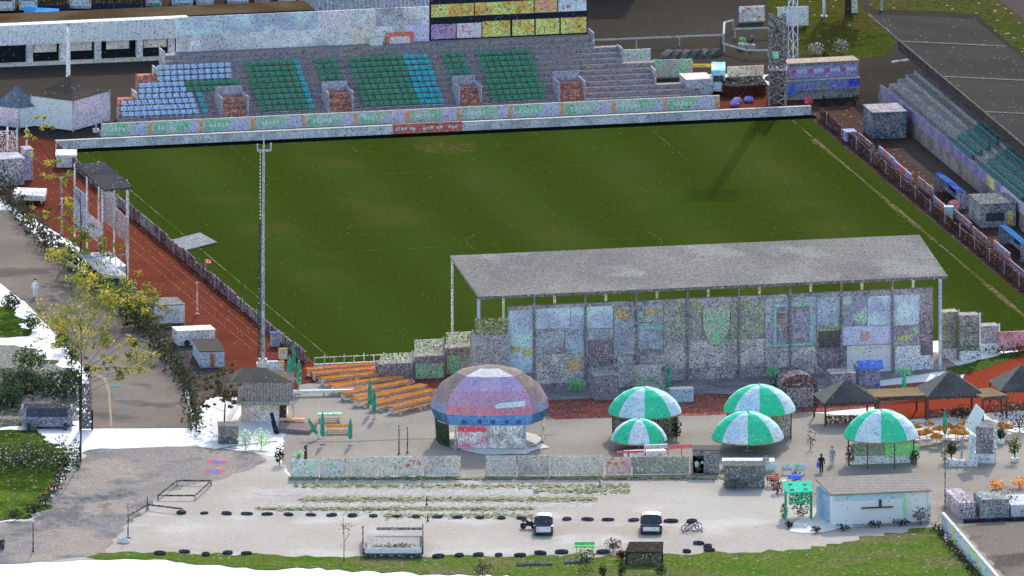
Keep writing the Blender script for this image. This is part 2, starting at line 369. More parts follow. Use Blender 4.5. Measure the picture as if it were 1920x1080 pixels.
GREEN=M('green_board',(110,176,136),'w',var=.28,dark=.06,light=.14,hue=.18,c2=(150,180,170),ns=.7)
TEAL=M('teal_cloth',(44,126,104),'w',var=.35,dark=.1,light=.04)
RED=M('red_board',(206,96,84),'w',var=.25,dark=.04,light=.12,hue=.14)
ORANGE=M('orange_board',(204,150,104),'w',var=.3,dark=.05,light=.12,hue=.15)
LILAC=M('lilac_board',(162,168,196),'w',var=.28,dark=.06,light=.12,hue=.18)
BRICK=M('brown_brick',(158,108,88),'w',var=.4,dark=.1,light=.1,hue=.2,c2=(128,84,72),ns=.8)
BLACKR=M('black_rubber',(66,68,76),'n',var=.5,dark=.2,light=.1,lightc=.4,cell=.07)
TAN=M('tan_roof',(112,98,80),'g',var=.1,dark=.01,light=0,c2=(96,84,68),ns=.2)
YEL=M('yellow_banner',(200,200,110),'w',var=.35,dark=.1,light=.16,hue=.2,c2=(178,150,70),ns=.7)
PINK=M('pink_board',(200,176,186),'w',var=.25,dark=.07,light=.14,hue=.2)
VIOLET=M('violet_board',(140,120,160),'w',var=.35,dark=.14,light=.14,hue=.25)
BEIGE=M('beige_board',(190,182,172),'w',var=.25,dark=.07,light=.1,hue=.14,c2=(168,166,162),ns=.5)
SEATM={'green':M('green_seat',(66,124,100),'w',var=.3,dark=.08,light=.03,lightc=.4,cell=.09),
       'blue':M('blue_seat',(140,164,190),'w',var=.28,dark=.06,light=.08,cell=.09),
       'cyan':M('cyan_seat',(58,146,156),'w',var=.3,dark=.08,light=.03,cell=.09),
       'teal':M('teal_seat',(78,124,122),'w',var=.4,dark=.16,light=.05,cell=.09,lightc=.4)}
WOOD=M('dark_timber',(70,60,56),'w',var=.4,dark=.15,light=.05,lightc=.4)
GLASS=M('dark_glass',(52,58,66),'w',var=.2,dark=.1,light=.02,rough=.3,lightc=.4)

# ------------------------------------------------------------------ far stand
F0=G(215,233); 
def flx(px,row): return (px-215+3.6*row)/19.49
RD,RH=.8,.38
fs=thing('far_grandstand','long grey concrete terrace of seat rows behind the far goal','grandstand',F0,ROT)
mb=MB()
ext=[(222,1312)]*3+[(258,1228)]*4+[(297,1166)]*3+[(310,1112)]*2
for i,(a,b) in enumerate(ext): mb.box(flx(a,i),flx(b,i),i*RD,(i+1)*RD if i<11 else i*RD+1.2,0,(i+1)*RH)
part('terrace',mb,CONC,fs)
mb=MB()
for i in (3,7,10):
    a,b=ext[i]; a0,b0=ext[i-1]
    part('side_wall',MB().box(flx(a,i)-.12,flx(a,i)-.003,i*RD,i*RD+2.2,0,(i+1)*RH+.9),STEEL,fs)
    part('side_wall',MB().box(flx(b,i)+.003,flx(b,i)+.12,i*RD,i*RD+2.2,0,(i+1)*RH+.9),STEEL,fs)
for (a,b,i) in ((224,262,3),(258,300,7)): part('brick_step',MB().box(flx(a,i),flx(b,i)-.15,i*RD+.05,i*RD+1.0,0.01,(i+1)*RH+.35),BRICK,fs)
for (a,b) in ((412,458),(612,655),(857,895),(1045,1090)):
    st=MB()
    for k in range(4): st.box(flx(a,1),flx(b,1),-.5+.45*k,-.5+.45*(k+1) if k<3 else 2.2,.01,.45*(k+1))
    s=part('stairway',st,M('brown_stair',(150,106,92),'w',var=.4,dark=.12,light=.14,hue=.2,c2=(120,86,78),ns=1.6),fs)
    pp=MB(); pp.box(flx(a,1)-.12,flx(b,1)+.12,2.21,2.4,.0,2.7); pp.box(flx(a,1)-.15,flx(a,1)-.01,-.5,2.2,0,2.2); pp.box(flx(b,1)+.01,flx(b,1)+.15,-.5,2.2,0,2.2)
    part('parapet',pp,M('grey_parapet',(132,134,148),'w',var=.35,dark=.1,light=.14),s)
# seats
def seat_mesh(col):
    b=MB(); b.box(-.27,.27,0,.36,.30,.36); b.box(-.26,.26,.32,.40,.36,.62); b.box(-.05,.05,.1,.3,.0,.30)
    return mesh('seat',b,SEATM[col])
SM={k:seat_mesh(k) for k in SEATM}
def seat_obj(col,parent,loc):
    o=bpy.data.objects.new('seat',SM[col]); COL.objects.link(o); o.parent=parent; o.location=loc; return o
def seat_block(name,label,rows,segs,pitch=.6):
    """rows: list of row numbers; segs(row) -> list of (x0,x1,colour) in row-zero survey units"""
    t=thing('seating_block',label,'seats',F0,ROT,'seat blocks of the far stand')
    for i in rows:
        x0=min(s[0] for s in segs(i)); x1=max(s[1] for s in segs(i))
        b=MB().box(flx(x0,0),flx(x1,0),i*RD+.18,i*RD+.24,(i+1)*RH+.05,(i+1)*RH+.12)
        r=part('seat_row',b,STEEL,t)
        for (a,bb,c) in segs(i):
            n=max(1,int((bb-a)/19.49/pitch)); 
            for k in range(n): seat_obj(c,r,(flx(a,0)+(k+.5)*(bb-a)/19.49/n, i*RD+.1,(i+1)*RH))
    return t
def blueseg(i):
    if i<=5:
        l=[230,232,236,272,276,280][i]
        return [(l,375 if i<4 else 366,'blue')]+([(377,396,'cyan')] if i<4 else [(366,470,'green')] )
    return [(318+3*(i-6),452+3*(i-6)+6,'blue')]
seat_block('a','stepped block of pale blue seats at the left end of the far stand',range(0,9),blueseg)
seat_block('b','wide block of green seats between the first and second brown stairways',range(0,9),lambda i:[(488,580,'green'),(580,592,'cyan')])
seat_block('c','narrow short block of green seats above the second brown stairway',range(3,9),lambda i:[(618,664,'green')])
seat_block('d','wide seat block half green, half cyan in the middle of the far stand',range(0,9),lambda i:[(682,786,'green'),(786,834,'cyan')])
seat_block('e','narrow short block of green seats above the third brown stairway',range(3,9),lambda i:[(858,902,'green')])
seat_block('f','rightmost block of green seats, beside the empty grey terrace',range(0,9),lambda i:[(924,1026,'green')])
# rear wall of the stand
RY=11*RD+1.25
def rx(px): return flx(px,12)
rw=thing('rear_wall','pale patched panel wall along the top of the far stand','wall',F0,ROT)
part('wall_base',MB().box(rx(332),rx(1100),RY,RY+.3,0,4.6),GREY,rw)
cols=[(332,420,BLUEP,WHITE),(420,508,BLUEP,WHITE),(508,598,BLUEP,WHITE),(598,660,PINK,WHITE),(660,706,WHITE,BEIGE),(706,758,STEEL,WHITE),(758,806,WHITE,LILAC)]
for a,b,c1,c0 in cols:
    part('wall_panel',MB().box(rx(a)+.02,rx(b)-.02,RY-.1,RY+.1,4.6,6.2),c0,rw)
    part('wall_panel',MB().box(rx(a)+.02,rx(b)-.02,RY-.06,RY+.1,6.2,7.9),c1,rw)
solo('signboard',MB().box(rx(724),rx(776),RY-.35,RY-.22,4.3,5.6).box(rx(730),rx(735),RY-.32,RY-.25,3.9,4.3).box(rx(765),rx(770),RY-.32,RY-.25,3.9,4.3).m(1).box(rx(731),rx(769),RY-.37,RY-.35,4.5,5.2),[RED,PINK],'red framed pale sign standing against the rear wall','sign',F0,ROT)
solo('electric_cabinet',MB().box(rx(692),rx(716),RY-.9,RY-.3,3.6,5.2).box(rx(690),rx(718),RY-.92,RY-.28,5.2,5.28),M('cabinet_grey',(170,180,180),'w',var=.2,dark=.06,light=.1),'pale grey cabinet left of the red framed sign','cabinet',F0,ROT)
part('dark_backing',MB().box(rx(808),rx(1103),RY-.04,RY+.25,4.6,8.6),M('navy_backing',(32,36,48),'w',var=.4,dark=.2,light=.02,lightc=.3),rw)
bn=[(810,890,6.85,8.05,YEL,'yellow banner, upper left of the two banner tiers'),(892,1002,6.85,8.05,YEL,'long yellow banner in the middle of the upper tier'),(1004,1046,6.85,8.05,ORANGE,'pale orange banner in the upper tier by the yellow one'),(1048,1101,6.85,8.05,BLUEP,'pale blue banner at the right end of the upper tier'),
(810,856,4.75,6.15,VIOLET,'dark violet banner at the left end of the lower tier'),(858,904,4.75,6.15,PINK,'pinkish banner with red marks beside the violet banner'),(906,958,4.75,6.25,YEL,'yellow orange banner next to the pinkish banner'),(1006,1050,4.75,6.25,YEL,'yellow banner second from the right in the lower tier'),(962,1003,4.75,6.25,YEL,'yellow banner in the middle of the lower tier'),(1053,1101,4.75,6.25,YEL,'yellow banner at the right end of the lower tier')]
for a,b,z0,z1,m,l in bn:
    g=MB().box(rx(a),rx(b),RY-.12,RY-.06,z0,z1)
    rg=random.Random(int(a))
    for _ in range(int((b-a)/11)):
        x=rg.uniform(rx(a)+.2,rx(b)-.3); z=rg.uniform(z0+.2,z1-.35); g.m(1).box(x,x+rg.uniform(.1,.4),RY-.13,RY-.12,z,z+rg.uniform(.12,.4))
    solo('banner',g,[m,M('banner_mark',(150,130,70),'w',var=.5,dark=.2,light=.2) if m is YEL else M('banner_mark_red',(184,116,130),'w',var=.4)],l,'banner',F0,ROT,'banners above the far stand')
# clubhouse behind on the left, shed behind the wall
cl=thing('clubhouse','long low building with pale blue ribbed fascia and white pillars','building',*along((-40,126),(596,98))[:2])
L=along((-40,126),(596,98))[2]
RIB=M('ribbed_blue',(170,194,214),'w',var=.22,dark=.06,light=.14,hue=.1,c2=(150,172,198),ns=.15,stripes=(1,.2,0,.45,(186,206,220),.9))
part('back_wall',MB().box(0,L,1.2,5.4,0,3.7),DARK,cl)
part('fascia',MB().box(-.1,L*.62,-.05,1.2,1.95,3.86),RIB,cl)
part('roof',MB().box(-.2,L,1.22,5.8,3.72,3.84),M('brown_roof',(106,92,74),'g',var=.1,dark=.0,light=0,c2=(88,72,56),ns=.15),cl)
part('plinth',MB().box(0,L*.62,-.6,.2,0,.28),BEIGE,cl)
for px in (-8,56,118,184,262,322): 
    x=(px+40)/636*L; part('pillar',MB().box(x-.3,x+.3,.0,.5,.28,1.95),WHITE,cl)
for px in (86,152,222,292):
    x=(px+40)/636*L; part('window_panel',MB().box(x-1.1,x+1.1,.3,.4,1.1,1.95),BEIGE,cl)
sh=thing('shed','grey ribbed metal shed standing behind the pale panel wall','building',*along((596,76),(808,67))[:2])
L2=along((596,76),(808,67))[2]
part('wall',MB().box(0,L2,0,8,0,4.0),M('ribbed_grey',(150,160,174),'w',var=.3,dark=.12,light=.1,hue=.08,c2=(166,172,190),ns=.2,stripes=(1,.2,0,.4,(132,140,152),.9)),sh)
part('roof',MB().box(-.15,L2+.15,-.15,8.2,4.0,4.15),TAN,sh)
# vans at the very top
VB=M('van_white',(190,206,226),'w',var=.25,dark=.08,light=.14,hue=.1,c2=(150,182,214),ns=.8)
VW=M('van_grey',(170,172,182),'w',var=.3,dark=.12,light=.14,hue=.15)
def make_van(label,px,py,wid,m,rz=0):
    t=thing('van',label,'van',G(px,py),rz,'vans parked behind the clubhouse'); w=wid/2
    part('body',MB().yz([(0,.35),(4.6,.35),(4.6,2.1),(4.3,2.3),(.25,2.3),(0,1.9)],-w,w),m,t)
    part('window',MB().box(-w*.75,w*.75,-.03,.0,1.25,1.85),GLASS,t)
    part('bumper',MB().box(-w*.95,w*.95,-.14,-.001,.35,.6),STEEL,t)
    for s in (-1,1):
        for y in (.8,3.7): 
            x=s*(w-.1); part('wheel',MB().cyl((x-.1,y,.34),(x+.1,y,.34),.34,n=12),BLACKR,t)
        part('tail_light',MB().box(s*w*.86-.07,s*w*.86+.07,-.03,-.001,.8,1.15),RED,t)
    return t
k=0
for px,wd,m,l in ((8,2.0,VB,'pale blue van at the left edge of the picture'),(53,1.7,VB,'white van behind the bright blue tarpaulin'),(151,2.0,VB,'pale blue van between the two dark fence stretches'),(288,1.5,VW,'grey van under the small teal sign'),(342,2.0,VB,'pale blue van right of the grey van'),(384,1.7,VW,'pale grey van left of the white gap in the parked row'),(446,2.0,VB,'pale blue van right of the white gap in the parked row'),(492,1.5,RED,'van with a reddish rear in the parked row'),(538,1.7,VW,'grey van near the right end of the parked row'),(583,1.6,VB,'white van at the right end of the parked row')):
    make_van(l,px,27-.03*px,wd,m)
solo('small_sign',MB().box(-.5,.5,-.05,.05,.9,1.25).cyl((0,.06,0),(0,.06,.9),.05),TEAL,'small teal sign above the grey van','sign',G(290,30))
tp=MB(); tp.slab([(0,0,.5),(3.2,-.6,.55),(3.3,.3,.75),(0,.9,.8)],.35)
solo('tarpaulin',tp,M('blue_tarp',(60,130,186),'w',var=.2,dark=.04,light=.04),'bright blue tarpaulin on a stack in front of the vans','tarpaulin',G(45,32))
for a,b,l in ((68,126,'dark navy fence behind the blue tarpaulin'),(171,272,'long dark navy fence stretch between two vans')):
    g=MB().box(0,(b-a)/20,0,.12,.0,.8); 
    for k in range(5): g.box(k*(b-a)/80,k*(b-a)/80+.08,-.06,-.002,0,.9)
    solo('fence',g,M('navy_fence',(42,48,66),'w',var=.3,dark=.15,light=.03,lightc=.4),l,'fence',G(a,27-.03*a))
    g=MB(); rg=random.Random(a)
    for q in range(int((b-a)*9)): g.leaf((rg.uniform(0,(b-a)/20),rg.uniform(.3,1.2),rg.uniform(.2,1.35)),.25,rg)
    solo('hedge',g,M('dark_hedge',(44,52,34),'w',var=.5,dark=.2,light=0),'clipped dark hedge just behind the '+('blue tarpaulin' if a<100 else 'long navy fence'),'hedge',G(a,26-.03*a))
# building out of frame that shades the asphalt
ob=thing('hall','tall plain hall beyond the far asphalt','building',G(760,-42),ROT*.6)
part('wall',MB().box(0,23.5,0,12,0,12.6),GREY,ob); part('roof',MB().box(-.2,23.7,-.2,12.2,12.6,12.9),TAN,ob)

# perimeter boards at the far end
p0,rz,Lb=along((105,283),(1525,217.5))
edges=[105,190,280,370,460,550,645,737,867,960,1050,1140,1230,1320,1420,1522]
for i in range(len(edges)-1):
    a,b=edges[i],edges[i+1]; x0=(a-105)/1420*Lb; x1=(b-105)/1420*Lb
    red=(a==737)
    t=thing('perimeter_board',('long red board with pale blue lettering marks at the far touchline' if red else '%s white perimeter board from the left along the far goal line'%ORD[i if i<7 else i-1]),'board',p0+Vector((x0*math.cos(rz),x0*math.sin(rz),0)),rz,'perimeter boards behind the far goal')
    l=x1-x0-.04
    m=RED if red else (PINK if a in(1320,) else WHITE)
    part('panel',MB().box(0,l,0,.1,.08,1.02 if red else .9),m,t)
    part('cap',MB().box(0,l,-.05,.5,.9,.96) if not red else MB().box(0,l,-.03,.13,1.02,1.06),M('white_cap',(222,222,220),'g',var=.15,dark=.05,light=.1) ,t)
    for x in (.1,l-.18): part('foot',MB().box(x,x+.08,.1,.7,0,.5),STEEL,t)
    if red:
        g=MB()
        for q,(s,ww) in enumerate(((.03,.05),(.12,.09),(.24,.08),(.44,.15),(.63,.10),(.80,.15))):
            for k in range(max(2,int(ww*20))):
                xx=l*s+k*l*ww/max(2,int(ww*20)); g.cyl((xx+.14,-.012,.52+.05*((k*7+q)%3)),(xx+.14,-.001,.52+.05*((k*7+q)%3)),.14+.03*((k+q)%2),n=8)
        part('lettering',g,M('pale_letter',(172,196,222),'w',var=.25,dark=.04,light=.1),t)
dark_strip=MB().box(0,Lb,-1.5,-.05,.10,.125)  # near-black strip lying along the foot of the boards
g=struct('edge_strip',dark_strip,M('strip_black',(22,26,20),'g',var=.4,dark=.1,light=.01,lightc=.2)); g.location=p0; g.rotation_euler=(0,0,rz)
# advertising row in front of the terrace
p1,rz1,La=along((190,258),(1350,204.6))
for i in range(12):
    x0=i*La/12; l=La/12-.03
    t=thing('advert_board','%s green and white advert board from the left below the far terrace'%ORD[i],'board',p1+Vector((x0*math.cos(rz1),x0*math.sin(rz1),0)),rz1,'advert boards below the far terrace')
    part('panel',MB().box(0,l,0,.1,.06,1.28),LILAC,t)
    s=.50+.1*math.sin(i*2.1)
    part('green_field',MB().xz([(0.05,.14),(l*s,.14),(l*(s+.18),1.2),(.05,1.2)],-.02,-.001),GREEN,t)
    part('orange_stripe',MB().box(l*.90,l*.985,-.02,-.001,.12,1.22),ORANGE,t)
    gl=MB()
    for k in range(5): gl.box(l*.1+k*.38,l*.1+k*.38+.24,-.03,-.021,.5,.85)
    part('lettering',gl,M('faint_letter',(176,206,192),'w',var=.25,dark=.02,light=.1),t)
    part('top_rail',MB().box(0,l,-.03,.13,1.28,1.33),BEIGE,t)
mb=MB().box(0,La,.5,1.1,0,.5)
solo('kerb_wall',mb,CONC,'low concrete kerb behind the green and white advert boards','wall',p1,rz1)
# ------------------------------------------------------------------ left: tents, pole, structures
def tent(name,label,A,B,D,h,ha,mats,roofm):
    A=G(*A);B=G(*B);D=G(*D); C=B+D-A; c=(A+B+C+D)/4
    t=thing(name,label,'tent',c)
    P=[p-c for p in (A,B,C,D)]
    for i in range(4):
        a,b=P[i],P[(i+1)%4]
        g=MB(); n=(a+b).normalized()*.06
        up=Vector((0,0,h)); lo=Vector((0,0,.15))
        g.add([a+lo,b+lo,b+up,a+up,a+lo-n,b+lo-n,b+up-n,a+up-n],[(0,1,2,3),(7,6,5,4),(3,2,6,7),(0,4,5,1)])
        part('wall',g,mats[i],t)
        part('pole',MB().cyl(a+Vector((0,0,0)),a+Vector((0,0,h+.1)),.06),STEEL,t)
    g=MB(); pr=[p*1.04 for p in P]
    rings=[]
    for k,(s,z) in enumerate(((1,h),(.62,h+(ha-h)*.28),(.3,h+(ha-h)*.62),(.03,ha))): rings+= [tuple(p*s+Vector((0,0,z))) for p in pr]
    fs=[]
    for k in range(3):
        for i in range(4): fs.append((k*4+i,k*4+(i+1)%4,k*4+4+(i+1)%4,k*4+4+i))
    g.add(rings,fs); part('roof',g,roofm,t)
    return t
TENTW=M('tent_white',(196,206,226),'w',var=.16,dark=.02,light=.16,hue=.1,c2=(176,188,214),ns=.3)
TENTP=M('tent_pinkish',(180,170,184),'w',var=.3,dark=.08,light=.12,hue=.14,c2=(160,160,176),ns=.5)
TENTR=M('tent_roof',(98,90,82),'g',var=.14,dark=.02,light=.01,c2=(106,98,92),ns=.3)
tent('marquee','large white marquee with grey brown peaked roof left of the far stand',(137,248),(206,229),(58,238),3.0,4.7,[TENTP,TENTP,TENTW,TENTW],TENTR)
tent('tent','smaller white tent with blue grey roof at the left edge',(36,243),(84,236),(-22,236),2.0,3.8,[TENTW,TENTP,TENTP,TENTP],M('blue_grey_roof',(128,142,158),'g',var=.3,dark=.08,light=.06,hue=.12))
po=thing('mast','white pole with dark foot rising behind the marquee','pole',G(128,200))
part('shaft',MB().cyl((0,0,1.6),(0,0,7.7),.22,.17,n=10),M('pale_pole',(206,200,196),'w',var=.25,dark=.06,light=.2),po)
part('foot',MB().cyl((0,0,0),(0,0,1.6),.24,.22,n=10).box(-.5,.5,-.5,.5,0,.2),M('foot_shade',(50,58,66),'w',var=.3,dark=.1,light=.02,lightc=.3),po)  # shadow at the pole's foot, put into a dark colour
part('cap',MB().cyl((0,0,7.7),(0,0,8.0),.24,.24,n=10),STEEL,po)
sp=thing('lamp_post','short grey post beside the marquee corner','post',G(180,248))
part('shaft',MB().cyl((0,0,0),(0,0,2.2),.09),STEEL,sp); part('base',MB().box(-.3,.3,-.3,.3,0,.35),BEIGE,sp); part('head',MB().cyl((0,0,2.2),(0,0,2.4),.14,.08),STEEL,sp)

def floodlight_lattice(t,h,w,m,tk=1.0):
    g=MB()
    for x,y in ((-w,-w),(w,-w),(w,w),(-w,w)): g.cyl((x,y,0),(x*.7,y*.7,h),.07*tk,.05*tk,n=6)
    n=int(h/(2*w*1.6))
    for k in range(n):
        z0=h*k/n; z1=h*(k+1)/n; s0=1-.3*k/n; s1=1-.3*(k+1)/n
        for (ax,ay),(bx,by) in (((-w,-w),(w,-w)),((w,-w),(w,w)),((w,w),(-w,w)),((-w,w),(-w,-w))):
            a,b=((ax,ay),(bx,by)) if k%2 else ((bx,by),(ax,ay))
            g.cyl((a[0]*s0,a[1]*s0,z0),(b[0]*s1,b[1]*s1,z1),.045,n=5)
            if k%3==0: g.cyl((a[0]*s0,a[1]*s0,z0),(b[0]*s0,b[1]*s0,z0),.035,n=5)
    return part('lattice',g,m,t)
MASTM=M('mast_steel',(166,174,190),'w',var=.25,dark=.06,light=.14,c2=(136,150,176),ns=.4)
m1=thing('floodlight_mast','tall slim grey floodlight mast with dark ladder beside the near left corner','mast',G(493,690))
part('pole',MB().cyl((0,0,0),(0,0,10),.2,.16,n=10).cyl((0,0,10),(.08,0,21.3),.16,.11,n=10),M('mast_grey',(140,148,156),'w',var=.35,dark=.14,light=.12,c2=(118,132,140),ns=.4),m1)
part('antenna',MB().cyl((.08,0,21.3),(.1,0,24.2),.05,.03,n=6),STEEL,m1)
part('cross_arm',MB().box(-.55,.8,-.06,.06,20.7,20.86).cyl((-.5,0,20.86),(-.5,0,21.4),.08).cyl((.75,0,20.86),(.75,0,21.5),.08),STEEL,m1)
g=MB(); g.cyl((-.42,.0,.3),(-.36,0,14),.05,n=6).cyl((-.2,-.1,.3),(-.2,-.1,14),.03,n=6)
for k in range(45): g.box(-.44,-.16,-.05,.05,.5+k*.3,.56+k*.3)
part('ladder',g,M('dark_ladder',(56,60,66),'w',var=.4,dark=.25,light=.08),m1)
g=MB(); 
for k in range(20): g.cyl((-.25,.1,14.2+k*.33),(-.25,.1,14.36+k*.33),.05,n=5)
part('cable_clip',g,BEIGE,m1)
part('base',MB().box(-.6,.6,-.6,.6,0,.5).box(-.4,.4,-.4,.4,.5,.9),BEIGE,m1)
solo('control_box',MB().box(-.45,.45,-.3,.3,0,1.5).box(-.48,.48,-.33,.33,1.5,1.58),M('box_blue_grey',(150,168,190),'w',var=.25,dark=.06,light=.1),'blue grey control box right of the tall mast foot','cabinet',G(511,708))
m2=thing('floodlight_mast','wide white lattice mast behind the blue stand booth','mast',G(1487,128))
floodlight_lattice(m2,36,.45,MASTM,.8); part('inner_pole',MB().cyl((0,0,0),(0,0,36),.08,n=8),MASTM,m2); part('footing',MB().box(-.8,.8,-.8,.8,0,.4),CONC,m2)
hd=MB()
for q in range(4): hd.box(-2.4,2.4,-.06,.06,33.4+q*.8,33.7+q*.8); part('lamp_panel',hd,STEEL,m2)

# camera gantry on the left track
gt=thing('gantry','narrow spectator gantry with tilted dark grey roof on the left track','gantry',G(240,520),ROT)
def gl(px,py,z): 
    p=G(px,py,z)-G(240,520); return (p.x*CR+p.y*SR, -p.x*SR+p.y*CR, z)
roof=[gl(196,356,8.2),gl(251,351,8.6),gl(196,303,9.0),gl(141,308,8.6)]
part('roof',MB().slab(roof,.18),M('gantry_roof',(92,92,98),'g',var=.14,dark=.02,light=.015,c2=(82,82,90),ns=.4),gt)
for (px,py,h) in ((240,518,8.2),(238,500,8.3),(192,512,7.9),(163,490,8.1),(140,470,8.3),(185,470,8.5),(214,496,8.2)):
    p=gl(px,py,0); part('post',MB().cyl((p[0],p[1],0),(p[0],p[1],h),.09,n=6),M('speckled_post',(176,172,176),'w',var=.4,dark=.2,light=.2),gt)
for i,(a,b,z0,z1,mm) in enumerate((((241,520),(218,500),3.2,5.6,PURP),((218,500),(190,476),3.4,6.6,GREY),((192,512),(165,490),2.6,4.6,STEEL),((165,490),(140,470),2.2,6.2,BLUEG))):
    A=Vector(gl(*a,0)); B=Vector(gl(*b,0)); d=(B-A); n=Vector((-d.y,d.x,0)).normalized()*.05
    g=MB(); g.add([A-n+Vector((0,0,z0)),B-n+Vector((0,0,z0)),B-n+Vector((0,0,z1)),A-n+Vector((0,0,z1)),A+n+Vector((0,0,z0)),B+n+Vector((0,0,z0)),B+n+Vector((0,0,z1)),A+n+Vector((0,0,z1))],[(0,1,2,3),(7,6,5,4),(3,2,6,7),(0,4,5,1),(1,5,6,2),(0,3,7,4)])
    mh=M('screen_mesh_%d'%i,[(150,136,146),(140,140,146),(160,162,172),(120,136,156)][i],'w',var=.45,dark=.2,light=.14,hue=.25,holes=.35)
    part('screen',g,mh,gt)
part('platform',MB().slab([gl(192,514,2.4),gl(242,520,2.4),gl(190,476,2.4),gl(140,470,2.4)],.15),STEEL,gt)
part('base_box',MB().box(-2.3,-.1,-.2,7,0,1.1),M('white_box',(206,206,214),'w',var=.25,dark=.06,light=.2),gt)
ml=MB()
for k in range(5): ml.box(-2.25+.5*k,-2.2+.5*k,-.25,-.2,1.1,2.3)
part('rail',ml.box(-2.4,0,-.26,-.2,2.2,2.3),STEEL,gt)

# tarp on the grass
A=[G(310,457),G(335,476),G(407,458),G(375,440)]; c=sum(A,Vector())/4
g=MB(); g.slab([tuple(p-c+Vector((0,0,.22))) for p in A],.12)
solo('cover_sheet',g,M('grey_sheet',(160,166,174),'g',var=.3,dark=.1,light=.1,hue=.12),'pale grey sheet lying on the grass across the left touchline','sheet',c)

# barriers along both long sides
def barrier(side,n,v0,v1,off,h,mats,labels,grp):
    for i in range(n):
        a=pt(off,v0+(v1-v0)*i/n); b=pt(off,v0+(v1-v0)*(i+.97)/n); d=b-a
        t=thing('barrier_board',labels(i),'barrier',a,math.atan2(d.y,d.x),grp)
        L=d.length; rg=random.Random(i*7+side)
        part('panel',MB().box(0,L,-.06,.06,.1,h*rg.uniform(.85,1.1)),mats[(i*5+rg.randrange(3))%len(mats)],t)
        for q in range(2): x=.4+q*(L-.8); part('foot',MB().box(x-.05,x+.05,-.5,.5,0,.1),DARK,t)
        part('post',MB().cyl((L*.5,.12,0),(L*.5,.12,h+.25),.05,n=6),STEEL,t)
BM=[M('barrier_dark',(74,60,66),'w',var=.5,dark=.25,light=.08,hue=.25,c2=(110,96,104),ns=.8),M('barrier_mauve',(104,90,104),'w',var=.5,dark=.2,light=.12,hue=.25,c2=(80,62,66),ns=.9),M('barrier_grey',(116,114,120),'w',var=.5,dark=.2,light=.14,hue=.2,c2=(80,78,70),ns=.9)]
barrier(0,18,2,PLEN-2,-.9,1.15,BM,lambda i:'%s dark speckled barrier board from the street end along the left track'%ORD[i],'barrier boards beside the left track')
BR=[M('barrier_redbrown',(84,58,56),'w',var=.5,dark=.3,light=.05,hue=.25,c2=(58,46,46),ns=.7)]
barrier(1,16,8,PLEN-1,PWID+.9,1.1,BR,lambda i:'%s dark red barrier board from the street end along the right touchline'%ORD[i],'barrier boards beside the right touchline')
def shrub(name,label,px,py,r,h,m,n=160,sz=.3,cat='shrub',grp=None,seed=None,leafm=None):
    rg=random.Random(seed if seed is not None else int(px*3+py))
    t=thing(name,label,cat,G(px,py),0,grp)
    part('foliage',MB().leaves((0,0,h*.55),(r,r*.9,h*.5),n,sz,rg),m,t)
    part('stem',MB().cyl((0,0,0),(0,0,h*.6),.05,.03,n=5),WOOD,t)
    return t
# furniture on the left track
def boxy(name,label,cat,px,py,wd,dp,h,m,rz=0,top=None,extra=None,grp=None):
    t=thing(name,label,cat,G(px,py),rz,grp)
    part('body',MB().box(-wd/2,wd/2,0,dp,.12,h).box(-wd/2+.1,wd/2-.1,.1,dp-.1,0,.12),m,t)
    part('lid',MB().box(-wd/2-.06,wd/2+.06,-.06,dp+.06,h,h+.08),top or m,t)
    if extra: 
        for nm,mbx,mm in extra: part(nm,mbx,mm,t)
    return t
HOLEY=M('speckled_grey',(158,158,166),'w',var=.4,dark=.16,light=.2,hue=.2,c2=(124,126,140),ns=.8,holes=.25)
boxy('equipment_box','large speckled grey equipment stack on the far left track','box',20,350,2.6,3,2.6,HOLEY,ROT,STEEL)
boxy('equipment_box','slim blue grey locker beside the grey equipment stack','locker',54,340,.8,1.5,3.0,M('locker',(146,150,172),'w',var=.4,dark=.14,light=.16,holes=.2),ROT,STEEL)
g=MB().slab([(-1.4,0,1.0),(1.6,-.8,1.0),(1.8,2.6,1.05),(-1.2,3.2,1.05)],.5).box(-1.2,-1,.2,.4,0,.5).box(1.2,1.4,.2,.4,0,.5)
solo('mattress',g,WHITE,'white landing mattress at the hedge by the red track','mattress',G(52,384))
solo('high_jump_bed',MB().box(-.9,.9,0,2.6,.1,1.1).box(-1,1,-.1,2.7,1.1,1.3),M('white_bed',(214,214,218),'w',var=.2,dark=.08,light=.2),'white padded bed with blue top beside the left barrier','mat',G(124,316))
hm=thing('hammer_cage','pale speckled cage of posts at the left edge of the track','cage',G(6,300))
for x,y in ((-.6,0),(.4,.8),(1.3,0),(2.2,1.5)): part('post',MB().cyl((x,y,0),(x,y,3.0),.1,n=6),WHITE,hm)
part('net',MB().box(-.6,1.3,.0,.05,.3,2.8),M('net',(176,174,178),'w',var=.4,dark=.1,light=.2,holes=.45),hm)
for px,py,h,l in ((116,440,3.4,'white speckled post among leaves on the left track'),(115,385,2.6,'shorter white post farther up the left track'),(370,590,3.0,'thin reddish white post on the red track by the mast')):
    solo('post',MB().cyl((0,0,0),(0,0,h),.1,.08,n=6).box(-.2,.2,-.2,.2,0,.08).box(-.12,.12,-.12,.12,h,h+.1),HOLEY if px<200 else M('pinkish_post',(200,160,156),'w',var=.4,dark=.15,light=.2,holes=.4),l,'post',G(px,py))
def bench(label,px,py,L,m,rz=ROT,grp=None):
    t=thing('bench',label,'bench',G(px,py),rz,grp)
    part('seat',MB().box(0,L,0,.4,.42,.48),m,t); part('backrest',MB().box(0,L,.38,.44,.55,.9),m,t)
    for x in (.1,L-.2): part('leg',MB().box(x,x+.1,.02,.42,0,.42),STEEL,t)
    return t
